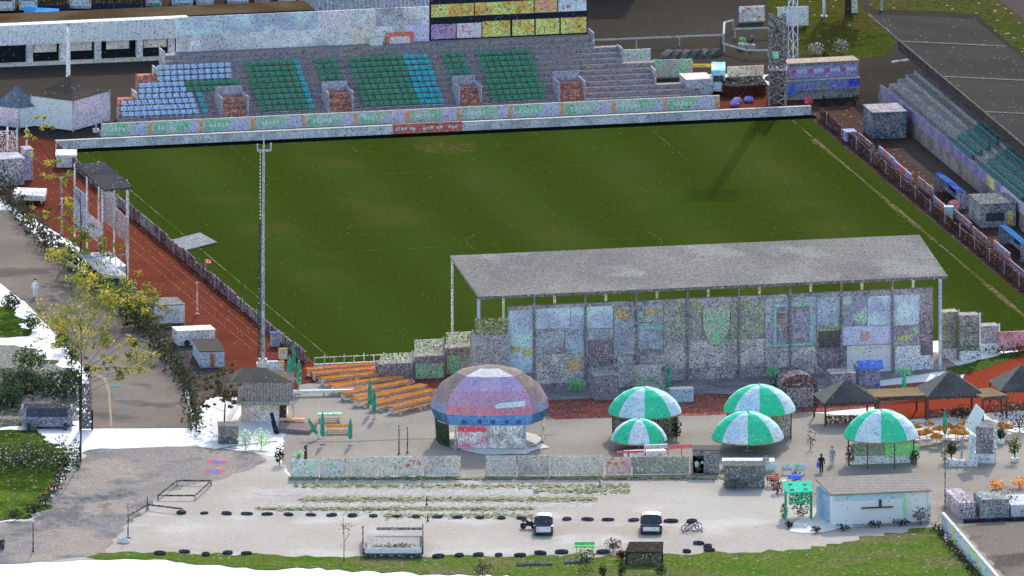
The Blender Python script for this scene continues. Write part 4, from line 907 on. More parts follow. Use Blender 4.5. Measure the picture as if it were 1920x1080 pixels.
# crest, window frame and signs hanging on the rear wall
cr=thing('club_crest','green and yellow striped shield hanging on the rear wall of the near stand','crest',NS,ROT)
def shield(x0,x1,y0,y1,s):
    cx=(x0+x1)/2; pts=[(-1,1),(1,1),(1,.1),(.75,-.45),(.4,-.8),(0,-1),(-.4,-.8),(-.75,-.45),(-1,.1)]
    return [(nlx(cx+a*s*(x1-x0)/2),nz(cx,(y0+y1)/2)+b*s*H((y1-y0)/2)) for a,b in pts]
part('shield',MB().xz(shield(1320,1370,578,652,1),.36,.5),M('crest_olive',(142,156,126),'w',var=.35,dark=.1,light=.08,hue=.2),cr)
part('field',MB().xz(shield(1320,1370,578,652,.84),.33,.359),M('crest_field',(140,150,142),'w',var=.35,dark=.1,light=.1,hue=.2),cr)
for k in range(5):
    x=1328+k*7.6; 
    part('stripe',MB().box(nlx(x),nlx(x+4),.30,.329,nz(1345,616),nz(1345,592)) if k!=2 else MB().box(nlx(1338),nlx(1352),.30,.329,nz(1345,646),nz(1345,622)),M('crest_green',(110,168,132),'w',var=.3,dark=.06,light=.06,hue=.15),cr)
fr=thing('window_frame','teal outlined window frame on the rear wall right of the shield','window',NS,ROT)
for x0,y0,x1,y1 in ((1452,570,1526,576),(1452,646,1526,651),(1452,577,1458,645),(1520,577,1526,645)):
    part('bar',MB().box(nlx(x0),nlx(x1),.4,.5,nz(1490,y1),nz(1490,y0)),M('teal_frame',(128,158,160),'w',var=.3,dark=.1,light=.08,hue=.15),fr)
part('pane',MB().box(nlx(1459),nlx(1519),.46,.5,nz(1490,644),nz(1490,578)),M('mauve_pane',(128,130,148),'w',var=.4,dark=.12,light=.08,hue=.25,c2=(120,112,104),ns=.9),fr)
for x0,y0,x1,y1,m,l in ((1188,612,1246,620,M('faded_teal',(118,156,150),'w',var=.35,dark=.1,light=.1),'thin teal strip sign on the rear wall'),(1617,624,1632,640,M('faded_red',(178,134,140),'w',var=.35,dark=.1,light=.1),'small faded red square sign under the pale right banner'),(1684,630,1712,640,M('faded_yellow',(160,160,116),'w',var=.35,dark=.12,light=.1),'yellowish strip sign at the right of the rear wall'),(961,650,976,662,M('faded_yellow',(160,160,116),'w'),'small yellow patch sign above the dome roof'),(984,654,1004,668,M('faded_yellow',(160,160,116),'w'),'yellow patch sign right of the small yellow one'),(1068,678,1090,696,ORANGE,'pale orange poster at the left of the doorway'),(1156,582,1180,600,M('olive_poster',(150,140,100),'w',var=.4,dark=.14,light=.08),'olive poster at the top of the rear wall'),(1196,585,1208,598,M('faded_teal',(118,156,150),'w'),'small teal emblem beside the olive poster'),(1212,582,1240,592,M('olive_poster',(150,140,100),'w'),'wide olive strip poster right of the teal emblem')):
    xm=(x0+x1)/2
    solo('wall_sign',MB().box(nlx(x0),nlx(x1),.38,.5,nz(xm,y1),nz(xm,y0)).box(nlx(x0)+.05,nlx(x1)-.05,.36,.379,nz(xm,y1)+.06,nz(xm,y0)-.06),m,l,'sign',NS,ROT)
# stepped side walls at both ends
HOL=M('pale_lattice',(196,192,170),'w',var=.4,dark=.06,light=.25,hue=.2,holes=.4)
for x0,x1,top,solid,base,m2,l in ((712,775,664,682,716,PURP,'lowest purple grey wall of the stepped left flank'),(777,833,638,668,712,GREEN,'green fronted wall in the stepped left flank'),(836,888,624,652,704,GREEN,'taller green fronted wall next to the stand roof'),(890,955,598,628,735,GREY,'tallest grey wall of the left flank under the roof corner')):
    a=G(x0,base); 
    t=thing('flank_wall',l,'wall',a,ROT)
    L=(x1-x0)/19.49; hb=H(base-solid-.0445*(x1-x0)*.5); ht=H(base-top)
    part('wall',MB().box(0,L,0,2.0,0,hb),PURP if m2 is not GREY else GREY,t)
    part('screen',MB().box(.05,L-.05,.1,.2,hb,ht),HOL if m2 is not GREY else M('olive_lattice',(120,124,92),'w',var=.4,dark=.15,light=.2,holes=.45),t)
    if m2 is GREEN: part('green_panel',MB().box(.1,L-.1,-.06,-.003,.1,hb-.7),M('green_panel',(110,162,126),'w',var=.35,dark=.1,light=.12,hue=.2,c2=(120,140,128),ns=.7),t)
    part('post',MB().cyl((L-.05,.1,0),(L-.05,.1,ht+.15),.09,n=6),STEEL,t)
for x0,x1,top,base,m,l in ((1768,1797,586,672,BGD,'first dark wall right of the stand, next to its corner post'),(1799,1837,592,676,M('green_dark_wall',(92,112,100),'w',var=.45,dark=.2,light=.18,hue=.2,c2=(120,120,120),ns=.7),'second dark greenish wall right of the stand'),(1839,1873,612,662,GREY,'low grey wall between the dark greenish one and the pink board')):
    t=thing('flank_wall',l,'wall',G(x0,base),ROT); L=(x1-x0)/19.49
    part('wall',MB().box(0,L,0,1.6,0,H(base-top)),m,t); part('post',MB().cyl((L,-.06,0),(L,-.06,H(base-top)+.2),.09,n=6),WHITE,t)
    part('footing',MB().box(-.02,L+.02,-.2,-.002,0,.9),M('white_foot',(196,196,196),'w',var=.4,dark=.25,light=.25),t)
plate('pink_board','long pink speckled board at the right edge above the red track','board',(1872,662),(1990,657),2.0,M('pink_speckle',(226,140,156),'w',var=.25,dark=.12,light=.14,hue=.15,c2=(206,110,120),ns=.5),.2)
shrub('hedge','dark green hedge strip under the long pink board',1900,664,3.4,.9,DKLEAF,200,.3,'hedge')
sheet('grass_strip',[(1770,706),(1775,690),(1880,664),(1930,655),(1930,660),(1830,696)],M('strip_grass',(84,110,50),'g',var=.4,dark=.08,light=.02,cell=.2),.07,.15)
# goal end of the near side: low wall and frames behind the pitch
lw=thing('low_wall','low white speckled wall along the near goal line','wall',*along((590,698),(722,692))[:2])
part('wall',MB().box(0,6.9,0,.3,0,.75),M('speckled_low_wall',(166,166,172),'w',var=.4,dark=.16,light=.2,hue=.15),lw)
for k in range(8): part('rail_post',MB().box(k*.95,k*.95+.07,.1,.16,.75,1.35+.25*(k%2)),WHITE,lw)
part('rail',MB().box(0,6.75,.1,.16,1.32,1.4),M('pale_rail',(196,196,190),'w',var=.4,dark=.1,light=.2,holes=.3),lw)
pr=thing('person','person in dark clothes standing at the end of the low white wall','person',G(713,712))
def person(t,h=1.75,m=None,skin=None,s=0):
    g=MB(); rg=random.Random(s)
    for sx in (-.1,.1): g.lathe([(.06,0),(.075,.25),(.09,.5),(.10,.82)],8,o=(sx,0,0))
    g.lathe([(.10,.80),(.19,.86),(.20,1.1),(.23,1.35),(.16,1.45),(.06,1.5)],10)
    for sx in (-1,1): g.cyl((sx*.22,0,1.4),(sx*.3,-.03,1.08),.06,.05,6).cyl((sx*.3,-.03,1.08),(sx*.29,-.1,.82),.05,.035,6)
    g.lathe([(.05,1.48),(.06,1.54),(.10,1.6),(.11,1.68),(.08,1.76),(.01,1.79)],10)
    part('body',g,m,t); part('hair',MB().lathe([(.115,1.68),(.11,1.74),(.075,1.79),(.01,1.81)],10),BLACKR,t)
person(pr,m=DARK)

# ------------------------------------------------------------------ kiosks and small things along the stand foot
def ap(px,py): return (px,py)
boxy('kiosk','grey flat kiosk block standing left of the first large parasol','kiosk',1138,752,2.3,2.2,2.4,M('kiosk_grey',(112,112,122),'w',var=.4,dark=.12,light=.06,hue=.15),ROT,GREY)
boxy('kiosk','blue kiosk with bright blue awning near the white wall','kiosk',1630,740,2.1,2.0,2.6,M('kiosk_lilac',(120,126,150),'w',var=.4,dark=.12,light=.12,hue=.25),ROT,GREY,[('awning',MB().slab([(-1.2,-.9,2.7),(1.2,-.9,2.7),(1.2,0,3.3),(-1.2,0,3.3)],.12),M('awning_blue',(78,106,186),'w',var=.25,dark=.08,light=.06)),('counter',MB().box(-1,1,-.3,-.003,1,1.1),STEEL),('side_panel',MB().box(.55,1.04,-.05,-.001,.2,1.0),M('royal_panel',(90,112,190),'w',var=.25,dark=.08,light=.1))])
boxy('kiosk','plain grey blue kiosk left of the blue awning one','kiosk',1582,748,2.3,2.2,2.4,M('kiosk_blue_grey',(118,120,132),'w',var=.4,dark=.14,light=.12,hue=.2),ROT,GREY)
boxy('counter','pale blue counter in front of the teal closed parasol','counter',1280,756,2.1,1.0,1.3,M('counter_blue',(136,166,186),'w',var=.25,dark=.08,light=.12,hue=.15),ROT,BEIGE)
g=thing('arched_tent','speckled dark arched stall beside the open parasols','stall',G(1500,764),ROT)
vs=[(-1.7,0),(-1.7,2.0)]+[(-1.7*math.cos(math.pi*k/8),2.0+1.1*math.sin(math.pi*k/8)) for k in range(1,8)]+[(1.7,2.0),(1.7,0)]
part('shell',MB().xz(vs,0,2.5),M('arch_dark',(104,98,102),'w',var=.5,dark=.2,light=.2,hue=.2,c2=(76,66,70),ns=.7),g)
part('trim',MB().xz([(x*1.04,z*1.03) for x,z in vs],-.08,-.002),M('arch_trim',(92,76,80),'w',var=.45,dark=.18,light=.1,holes=.3),g)
part('opening',MB().box(-1.3,1.3,-.1,-.081,0,1.9),M('arch_opening',(116,112,116),'w',var=.5,dark=.2,light=.25,hue=.2),g)
plate('white_screen','speckled cream counter front behind the large parasols','counter',(1160,730),(1240,726),2.2,CR2,.3); 
plate('poster_wall','speckled poster panel with green marks left of the pale blue counter','panel',(1190,744),(1256,741),1.9,M('poster_mix',(138,132,136),'w',var=.45,dark=.15,light=.16,hue=.25,c2=(120,146,128),ns=.9),.15)
for px,py,r,h,n,c,l in ((1082,735,.95,1.3,170,(120,206,146),'bright green bush below the rear wall, left of the grey kiosk'),(1450,712,.6,1.3,120,(130,200,150),'bright green round bush beside the arched stall'),(914,690,.75,.8,100,(96,196,130),'bright green tuft showing over the dome top'),(1418,762,.8,1.6,150,(70,84,64),'dark green bush beside the second large parasol'),(1455,740,.7,1.8,130,(64,76,58),'dark bush left of the arched stall')):
    shrub('bush',l,px,py,r,h,M('leaf_%d'%px,c,'w',var=.35,dark=.12,light=.05),n,.3,'bush')
def closed_parasol(label,px,py,h,m=TEAL,lean=0,grp='closed teal parasols on the plaza'):
    t=thing('closed_parasol',label,'parasol',G(px,py),0,grp)
    part('pole',MB().cyl((0,0,0),(lean*.4,0,h*.3),.05,n=6),STEEL,t)
    g=MB(); pr=[(.10,.26),(.24,.34),(.22,.6),(.16,.85),(.05,1.0),(.01,1.03)]
    n=10; vs=[]
    for r,z in pr:
        for i in range(n): k=r*(1 if i%2 else .7); vs.append((lean*z+k*math.cos(2*math.pi*i/n),k*math.sin(2*math.pi*i/n),z*h))
    g.add(vs,[(j*n+i,j*n+(i+1)%n,(j+1)*n+(i+1)%n,(j+1)*n+i) for j in range(len(pr)-1) for i in range(n)])
    part('canopy',g,m,t); part('base',MB().cyl((0,0,0),(0,0,.12),.3,.26,10),CONC,t)
    return t
for px,py,h,l,ln in ((543,722,2.9,'leftmost closed teal parasol by the red track',0),(551,712,3.4,'tall closed teal parasol in the middle of three',0),(561,740,3.4,'closed teal parasol right of the tall one, beside the orange tables',0),(694,776,3.3,'closed teal parasol at the left of the pair before the orange tables',0),(702,787,2.8,'closed teal parasol at the right of the pair before the orange tables',0),(605,834,3.1,'closed teal parasol left of the small orange bench',0),(657,836,2.6,'closed teal parasol right of the small orange bench',0),(600,824,2.0,'leaning closed teal parasol resting against an upright one',-1.1),(1254,742,2.9,'closed teal parasol standing behind the pale blue counter',0),(1772,828,3.0,'closed dark teal parasol among the orange sunshades',0)):
    closed_parasol(l,px,py,h,lean=ln)
# palm-like green parasol by the white wall
t=thing('palm_tree','small palm like plant with bright green trunk by the white wall','palm',G(1695,729))
part('trunk',MB().cyl((0,0,0),(0,0,1.6),.22,.16,8),M('palm_green',(70,180,122),'w',var=.3,dark=.06,light=.05),t)
g=MB(); rg=random.Random(3)
for k in range(26):
    a=rg.uniform(0,6.28); e=rg.uniform(-.2,.9)
    for q in range(6): s=q/6; g.leaf((1.1*s*math.cos(a),1.1*s*math.sin(a),1.7+s*e-.5*s*s),.3,rg)
part('crown',g,M('palm_leaf',(120,196,150),'w',var=.35,dark=.06,light=.15),t)
# orange tables
ORT=M('orange_top',(208,128,66),'g',var=.2,dark=.04,light=.05,hue=.1,c2=(190,130,54),ns=.6); ORS=M('orange_side',(220,134,104),'w',var=.25,dark=.06,light=.1,hue=.12)
rows=[(574,707,698,695),(584,714,716,703),(600,724,728,711),(620,738,752,719),(640,752,772,727),(664,764,796,735),(694,772,814,744),(730,778,822,756)]
for k,(xa,ya,xb,yb) in enumerate(rows):
    p,rz,L=along((xa,ya),(xb,yb))
    for q in range(2):
        l=L/2-.08; o=p+Vector((math.cos(rz),math.sin(rz),0))*(q*L/2)
        t=thing('beer_table','%s half of the %s orange table row from the pitch'%('left' if q==0 else 'right',ORD[k]),'table',o,rz,'orange tables on the plaza')
        part('tabletop',MB().box(0,l,-.45,.45,.72,.80),ORT,t)
        part('tabletop_edge',MB().box(0,l,-.49,-.451,.52,.80),ORS,t)
        for x in (.25,l-.33): part('leg',MB().box(x,x+.07,-.3,.3,0,.72),WHITE,t)
        b=thing('beer_bench','orange bench before the %s half of the %s table row from the pitch'%('left' if q==0 else 'right',ORD[k]),'bench',o+Vector((math.sin(rz),-math.cos(rz),0))*1.1,rz,'orange benches on the plaza')
        part('seat',MB().box(0.05,l-.05,-.16,.16,.42,.47),ORT,b)
        for x in (.3,l-.36): part('leg',MB().box(x,x+.06,-.12,.12,0,.42),WHITE,b)
p,rz,L=along((546,745),(666,743))
t=thing('ledge','long pale blue beam lying before the orange tables','beam',p,rz); part('beam',MB().box(0,L,0,.5,.35,.62),M('beam_blue',(168,182,206),'w',var=.15,dark=.03,light=.08),t)
for x in (.3,L/2,L-.4): part('support',MB().box(x,x+.15,.1,.4,0,.35),STEEL,t)
for k,(px,py,wd,l) in enumerate(((548,800,2.4,'orange and grey picnic set beside the hipped kiosk'),(636,812,2.6,'small orange bench set between two closed parasols'),(618,790,2.2,'reddish picnic set with green cloth behind the small bench'))):
    t=thing('picnic_set',l,'table',G(px,py),.05)
    part('tabletop',MB().box(-wd/2,wd/2,-.4,.4,.7,.78),[ORS,ORT,M('green_cloth',(130,196,170),'w',var=.3,dark=.06,light=.1)][k],t)
    for y in (-.95,.7): part('bench',MB().box(-wd/2,wd/2,y,y+.26,.4,.46),ORS,t)
    for x in (-wd/2+.2,wd/2-.3): part('leg',MB().box(x,x+.1,-.85,.85,0,.38).box(x,x+.1,-.25,.25,.38,.7),BEIGE,t)
# hipped kiosk, left
def frustum_roof(a,b,c,d,h,o=0): pass
k1=thing('kiosk','grey hipped roof kiosk with ribbed upper wall at the plaza left end','kiosk',G(500,792),0)
part('canopy',MB().box(-2.7,2.5,-.4,3.6,2.1,3.9),M('ribbed_dark',(122,122,122),'w',var=.2,dark=.06,light=.04,hue=.05,stripes=(1,0,0,.3,(100,100,102),.9)),k1)
part('skirt',MB().box(-2.8,2.2,-.55,3.7,1.75,2.1),M('skirt_grey',(122,126,124),'w',var=.15,dark=.05,light=.03),k1)
g=MB(); g.add([(-3.4,-.5,3.9),(2.6,-.5,3.9),(2.6,4.2,3.9),(-3.4,4.2,3.9),(-2.2,2.0,4.85),(-.2,2.0,4.85)],[(0,1,5,4),(1,2,5),(2,3,4,5),(3,0,4),(3,2,1,0)])
part('roof',g,M('hip_roof',(124,118,111),'g',var=.14,dark=.03,light=.01,c2=(112,108,104),ns=.3),k1)
part('wall',MB().box(-2.4,1.9,.2,3.3,0,1.75),M('kiosk_beige',(168,154,138),'w',var=.3,dark=.1,light=.1,c2=(200,196,190),ns=.5),k1)
part('door',MB().box(1.2,1.85,.12,.197,0,1.6),M('dark_door',(62,50,44),'w',var=.4,dark=.2,light=.02),k1)
part('post',MB().cyl((2.5,-.4,0),(2.5,-.4,2.1),.07,n=6),STEEL,k1)
solo('lean_board',MB().slab([(-.5,0,1.9),(-.2,.2,1.95),(.35,-.8,.1),(.05,-1,.05)],.12).slab([(-.4,-.05,1.2),(-.1,.1,1.25),(.1,-.5,.1),(-.1,-.6,.08)],.05),DARK,'dark board leaning on the front of the hipped kiosk','board',G(516,812))
sheet('white_apron',[(398,842),(395,812),(398,770),(420,760),(520,800),(518,826),(420,838)],M('white_apron2',(252,252,252),'g',var=.02,dark=.02,light=0),.075,.25)
boxy('shed','low grey box shed with dark front at the street corner','shed',428,834,1.9,2.2,1.7,M('shed_grey',(112,112,108),'w',var=.3,dark=.14,light=.06,c2=(84,84,88),ns=.7),0,M('shed_top',(150,148,140),'g',var=.15,dark=.04,light=.02))
for px,py,r,c,l in ((460,844,.85,(116,150,140),'blue green bush beside the low grey shed'),(490,842,.95,(96,170,104),'bright green bush right of the blue green one'),(560,866,.5,(90,196,140),'mint green bush at the left end of the street fence')):
    shrub('bush',l,px,py,r,1.9 if px<520 else 1.1,M('leaf_%d'%px,c,'w',var=.4,dark=.1,light=.2,c2=(150,168,160),ns=.8),200,.26,'bush')
shrub('bush','black thin bush where the plaza meets the street',524,872,.5,1.9,M('blk_leaf',(48,50,50),'n',var=.5,dark=.3,light=.03,lightc=.3),150,.26,'bush')
g=MB().slab([(-1.8,-.8,.45),(1.2,-2.0,.4),(1.9,1.4,.5),(-1.6,2.2,.55)],.4)
solo('canvas_cover',g,M('mauve_canvas',(156,144,144),'g',var=.1,dark=.02,light=.02),'mauve canvas cover on the plaza below the hipped kiosk','canvas',G(556,808))
for px,py,h,l in ((573,872,1.9,'dark grey post figure at the fence left end'),(748,852,2.9,'thin dark pole left of the pair before the dome'),(764,850,2.5,'thin dark pole right of the pair before the dome')):
    solo('post',MB().cyl((0,0,0),(0,0,h),.07 if px>600 else .2,.05 if px>600 else .14,n=6).cyl((0,0,0),(0,0,.06),.2,n=8),M('black_speck',(62,62,66),'w',var=.4,dark=.2,light=.1,holes=.3),l,'post',G(px,py))

# ------------------------------------------------------------------ big faceted dome pavilion
dm=thing('dome_pavilion','large faceted dome pavilion striped pink, purple and blue on the plaza','pavilion',G(918,826))
DP=lambda n,c,c2,f='w',l=.04: M(n,c,f,var=.18,dark=.03,light=l,hue=.1,c2=c2,ns=.4)
PR=[(5.15,2.2),(5.55,3.25),(5.45,4.1),(4.7,5.45),(3.1,6.55),(1.2,7.05),(.05,7.15)]
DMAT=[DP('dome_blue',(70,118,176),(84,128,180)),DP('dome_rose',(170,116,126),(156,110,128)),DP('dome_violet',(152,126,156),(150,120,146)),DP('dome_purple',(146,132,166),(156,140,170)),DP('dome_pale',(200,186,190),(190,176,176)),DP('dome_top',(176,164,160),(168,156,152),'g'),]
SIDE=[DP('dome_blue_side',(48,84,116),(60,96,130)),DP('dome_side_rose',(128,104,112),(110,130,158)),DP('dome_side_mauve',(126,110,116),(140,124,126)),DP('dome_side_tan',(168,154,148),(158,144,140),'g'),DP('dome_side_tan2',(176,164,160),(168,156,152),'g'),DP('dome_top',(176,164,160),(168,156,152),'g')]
angs=[-128,-52,-18,18,52,128,160,200]; angs=[a-0 for a in (-137,-43,-2,40,90,140,184)]
names=['blue_band','rose_band','mauve_band','purple_band','pale_band','crown']
for j in range(6):
    for i,(a0,a1) in enumerate(zip(angs,angs[1:]+[223])):
        n=5; r0,z0=PR[j]; r1,z1=PR[j+1]
        A0,A1=math.radians(a0),math.radians(a1)
        # straight facets with slightly bowed front
        vs=[]
        for r,z in ((r0,z0),(r1,z1)):
            p=Vector((r*math.cos(A0),r*math.sin(A0)*1.0,z)); q=Vector((r*math.cos(A1),r*math.sin(A1),z))
            for k in range(n+1):
                t=k/n; v=p.lerp(q,t); rr=math.hypot(v.x,v.y); f=1+(r/rr-1)*.45 if rr>1e-6 else 1
                vs.append((v.x*f,v.y*f,z))
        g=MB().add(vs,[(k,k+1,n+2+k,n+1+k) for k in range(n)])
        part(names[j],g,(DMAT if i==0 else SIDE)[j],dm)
r=5.46
part('sign_panel',MB().xz([(.6,4.05),(3.3,4.25),(3.35,4.75),(.9,4.55),(.5,4.3)],-5.02,-4.92),M('dome_sign',(156,182,222),'w',var=.25,dark=.04,light=.1),dm)
dk=MB()
for k,x in enumerate((-2.4,-.9,.3,1.6,2.7)):
    dk.xz([(x+.22*math.cos(6.28*q/9)*(1+.3*(q%2)),2.8+.2*math.sin(6.28*q/9)*(1+.3*((q+k)%3==0))) for q in range(9)],-5.24,-5.20)
part('dark_emblem',dk,M('emblem_dark',(56,86,120),'w',var=.4,dark=.2,light=.02),dm)
part('window_wall',MB().box(-3.0,-.2,-4.55,-4.4,.15,2.3),M('dome_red_wall',(178,116,132),'w',var=.35,dark=.08,light=.3,hue=.15,c2=(214,204,208),ns=1.0),dm)
part('red_header',MB().box(-3.0,-.2,-4.62,-4.56,1.75,2.25),M('dome_red_strip',(180,80,92),'w',var=.2,dark=.05,light=.05),dm)
part('window_wall',MB().box(-.1,3.2,-4.5,-4.35,.15,2.3),M('dome_grey_wall',(140,146,140),'w',var=.4,dark=.14,light=.3,hue=.15,c2=(210,208,204),ns=.9),dm)
for x in (-3.2,3.3,-.15): part('post',MB().cyl((x,-4.6,0),(x,-4.6,2.3),.12,n=7),STEEL,dm)
for x,y in ((5.0,-.6),(5.1,1.5),(-5.0,1.0)): part('post',MB().cyl((x,y,0),(x,y,2.3),.13,n=7),BEIGE,dm)
part('side_wall',MB().lathe([(5.0,0.05),(5.15,2.2)],8,math.radians(165),math.radians(222)),M('dome_side_dark',(52,58,50),'w',var=.4,dark=.2,light=.03,c2=(40,60,44),ns=1,lightc=.4),dm)
part('floor',MB().cyl((0,0,.03),(0,0,.12),4.9,n=20),M('dome_floor',(240,240,240),'g',var=.04,dark=.04,light=0),dm)
sheet('pale_apron',[(860,842),(1000,838),(1020,830),(1028,838),(985,850),(905,852)],M('white_apron3',(250,250,250),'g',var=.03,dark=.06,light=0),.08,.35)
# ------------------------------------------------------------------ round parasols with eight gores
PG=M('parasol_green',(52,164,128),'w',var=.14,dark=.015,light=.02,hue=.06); PGL=M('parasol_green_lit',(20,176,124),'g',var=.12,dark=.01,light=.01,hue=.05)
PBL=M('parasol_white',(146,174,214),'w',var=.2,dark=.03,light=.06,hue=.08,c2=(166,190,222),ns=.8); PGR=M('parasol_greyed',(118,112,106),'g',var=.2,dark=.04,light=.04,c2=(100,98,98),ns=.8)
PTOP=M('parasol_tip',(168,164,156),'g',var=.2,dark=.04,light=.08)
def parasol(label,px,py,rr,zc,zt,walls=True,ph=0.0):
    t=thing('parasol',label,'parasol',G(px,py),0,'green and white round parasols on the plaza')
    pf=[(1.0,0),(.97,.16),(.84,.46),(.62,.74),(.34,.93),(.0,1.0)]
    for k in range(8):
        a0=2*math.pi*(k/8)-math.pi/2+ph; n=4
        white=(k%2==1); 
        vs=[]
        for r,z in pf:
            for q in range(n+1):
                a=a0+2*math.pi/8*q/n; vs.append((rr*r*math.cos(a),rr*r*math.sin(a),zc+(zt-zc)*z))
        m=len(pf)
        fs=[(j*(n+1)+q,j*(n+1)+q+1,(j+1)*(n+1)+q+1,(j+1)*(n+1)+q) for j in range(m-1) for q in range(n)]
        part('gore',MB().add(vs,fs),PBL if white else PG,t)
    part('pole',MB().cyl((0,0,0),(0,0,zt-.05),.06,n=8),STEEL,t)
    part('finial',MB().lathe([(.1,zt-.02),(.06,zt+.1),(.01,zt+.16)],8),STEEL,t)
    g=MB().lathe([(rr,zc),(rr*.98,zc-.14),(rr*.96,zc-.14),(rr*.97,zc)],24); part('valance',g,M('valance_grey',(120,118,112),'w',var=.3,dark=.1,light=.1),t)
    part('base',MB().cyl((0,0,0),(0,0,.15),.5,n=12),CONC,t)
    if walls:
        for k in range(8):
            a=2*math.pi*k/8+.39; part('leg',MB().cyl((rr*.94*math.cos(a),rr*.94*math.sin(a),0),(rr*.95*math.cos(a),rr*.95*math.sin(a),zc),.06,n=6),WOOD,t)
    return t
P1=parasol('large green and white parasol behind, left of the plaza centre',1209,818,3.45,2.35,4.7)
P2=parasol('smaller low green and white parasol in front of the left large one',1198,842,2.65,.95,2.9,False,math.pi/8)
P3=parasol('large green and white parasol at the back, right of centre',1424,822,3.4,2.75,5.15)
P4=parasol('green and white parasol in front of the back right one',1402,845,3.4,1.25,3.75,False)
P5=parasol('green and white parasol at the right, over a bright green counter',1652,868,3.5,2.6,5.1)
for a,b,h,m,l in (((1150,822),(1268,818),2.0,M('dark_foliage_wall',(84,92,84),'w',var=.5,dark=.25,light=.1,hue=.2,c2=(110,116,110),ns=.8),'dark ivy like counter wall under the left large parasol'),((1372,824),(1484,820),2.4,M('white_specks_wall',(150,146,144),'w',var=.45,dark=.2,light=.25,hue=.12),'white speckled counter wall under the back right parasol')):
    plate('counter',l,'counter',a,b,h,m,.4,False,.02)
shrub('bush','dark leafy bush at the right edge of the left large parasol',1268,826,.5,2.2,DKLEAF,180,.28,'bush')
cu=thing('counter','bright green counter front with white base under the right parasol','counter',*along((1594,872),(1716,868))[:2])
part('front',MB().box(3.3,6.0,0,.3,.7,2.0),M('lime_front',(118,212,122),'w',var=.2,dark=.04,light=.1),cu); part('front',MB().box(.2,3.25,0,.3,.8,2.0),M('grey_front',(124,130,124),'w',var=.3,dark=.1,light=.06,c2=(112,140,120),ns=.8),cu)
part('base',MB().box(.2,6.0,.05,.25,0,.7),M('white_base',(206,210,206),'w',var=.3,dark=.14,light=.25),cu)
part('side_plant',MB().leaves((0,.1,1.0),(.45,.5,1.0),150,.26,random.Random(8)),M('plant_mix',(60,98,56),'n',var=.5,dark=.15,light=.03,c2=(140,100,80),ns=.9),cu)
part('side_plant',MB().leaves((6.1,-.3,.6),(.5,.6,.7),150,.26,random.Random(9)),DKLEAF,cu)
part('wing',MB().box(6.02,6.6,.2,.5,.9,1.7),M('lime_wing',(104,216,110),'w',var=.15,dark=.05,light=.05),cu)
# ------------------------------------------------------------------ pyramid pavilions right
def pyramid(label,px,py,wd,dp,zb,za,m1,m2,rz=ROT):
    t=thing('pavilion',label,'pavilion',G(px,py),rz,'pyramid roofed pavilions along the red track')
    a=wd/2; c=(0,dp/2,za)
    b=[(-a,0,zb),(a,0,zb),(a,dp,zb),(-a,dp,zb)]
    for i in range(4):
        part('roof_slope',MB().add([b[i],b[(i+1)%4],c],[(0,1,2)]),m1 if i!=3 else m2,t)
    for x in (-a+.15,a-.15):
        for y in (.15,dp-.15): part('post',MB().cyl((x,y,0),(x,y,zb),.09,n=6),WOOD,t)
    part('beam',MB().box(-a,a,.05,.2,zb-.25,zb-.02),WOOD,t)
    part('railing',MB().box(-a+.2,a-.2,.1,.16,.2,1.0),M('rail_dark',(86,70,64),'w',var=.5,dark=.2,light=.1,holes=.3),t)
    return t
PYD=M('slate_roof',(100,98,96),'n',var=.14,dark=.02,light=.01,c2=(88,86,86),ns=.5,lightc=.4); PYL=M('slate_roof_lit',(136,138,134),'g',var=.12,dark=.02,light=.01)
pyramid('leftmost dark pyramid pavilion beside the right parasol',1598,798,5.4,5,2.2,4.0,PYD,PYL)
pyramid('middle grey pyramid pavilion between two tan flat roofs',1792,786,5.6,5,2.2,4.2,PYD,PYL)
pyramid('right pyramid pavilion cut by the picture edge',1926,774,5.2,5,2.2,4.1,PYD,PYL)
for a,b,l in ((1640,1738,'tan flat roof between the first two pyramid pavilions'),(1842,1890,'short tan flat roof between the middle and right pavilions')):
    p,rz,L=along((a,790),(b,786)); t=thing('canopy',l,'canopy',p,rz)
    part('roof',MB().box(0,L,0,4.0,2.15,2.3),M('tan_canopy',(160,142,116),'g',var=.1,dark=.015,light=.01,c2=(150,132,106),ns=.3),t)
    for x in (.1,L-.1): part('post',MB().cyl((x,.1,0),(x,.1,2.15),.09,n=6),WOOD,t)
    part('beam',MB().box(0,L,-.08,-.002,1.95,2.28),WOOD,t)
sheet('white_apron',[(1690,806),(1720,795),(1930,782),(1930,800),(1860,800),(1850,820),(1725,822)],M('white_apron4',(250,250,250),'g',var=.03,dark=.03,light=0),.06,.3)
# orange sunshades cluster
OS=M('orange_shade',(214,140,58),'g',var=.3,dark=.12,light=.1,hue=.15,c2=(206,150,90),ns=1.2)
rg=random.Random(12); k=0
spots=[(1716,812),(1742,806),(1762,816),(1738,822),(1756,828),(1778,812),(1724,824),(1796,812),(1810,806),(1792,824),(1806,822),(1846,815),(1858,812),(1878,808),(1888,812)]
osl=['leftmost orange sunshade touching the right parasol','orange sunshade with pale top left of the dark teal parasol','orange sunshade just left of the dark teal parasol','orange sunshade low in the left cluster','lowest orange sunshade in the left cluster','orange sunshade half behind the dark teal parasol','orange sunshade at the lower left edge of the cluster','orange sunshade just right of the dark teal parasol','orange sunshade left of the slanted blue sign','lowest orange sunshade right of the dark teal parasol','orange sunshade at the foot of the slanted blue sign','orange sunshade right of the slanted blue sign','second orange sunshade right of the slanted blue sign','orange sunshade beside the dark trees at right','rightmost orange sunshade by the round trees']
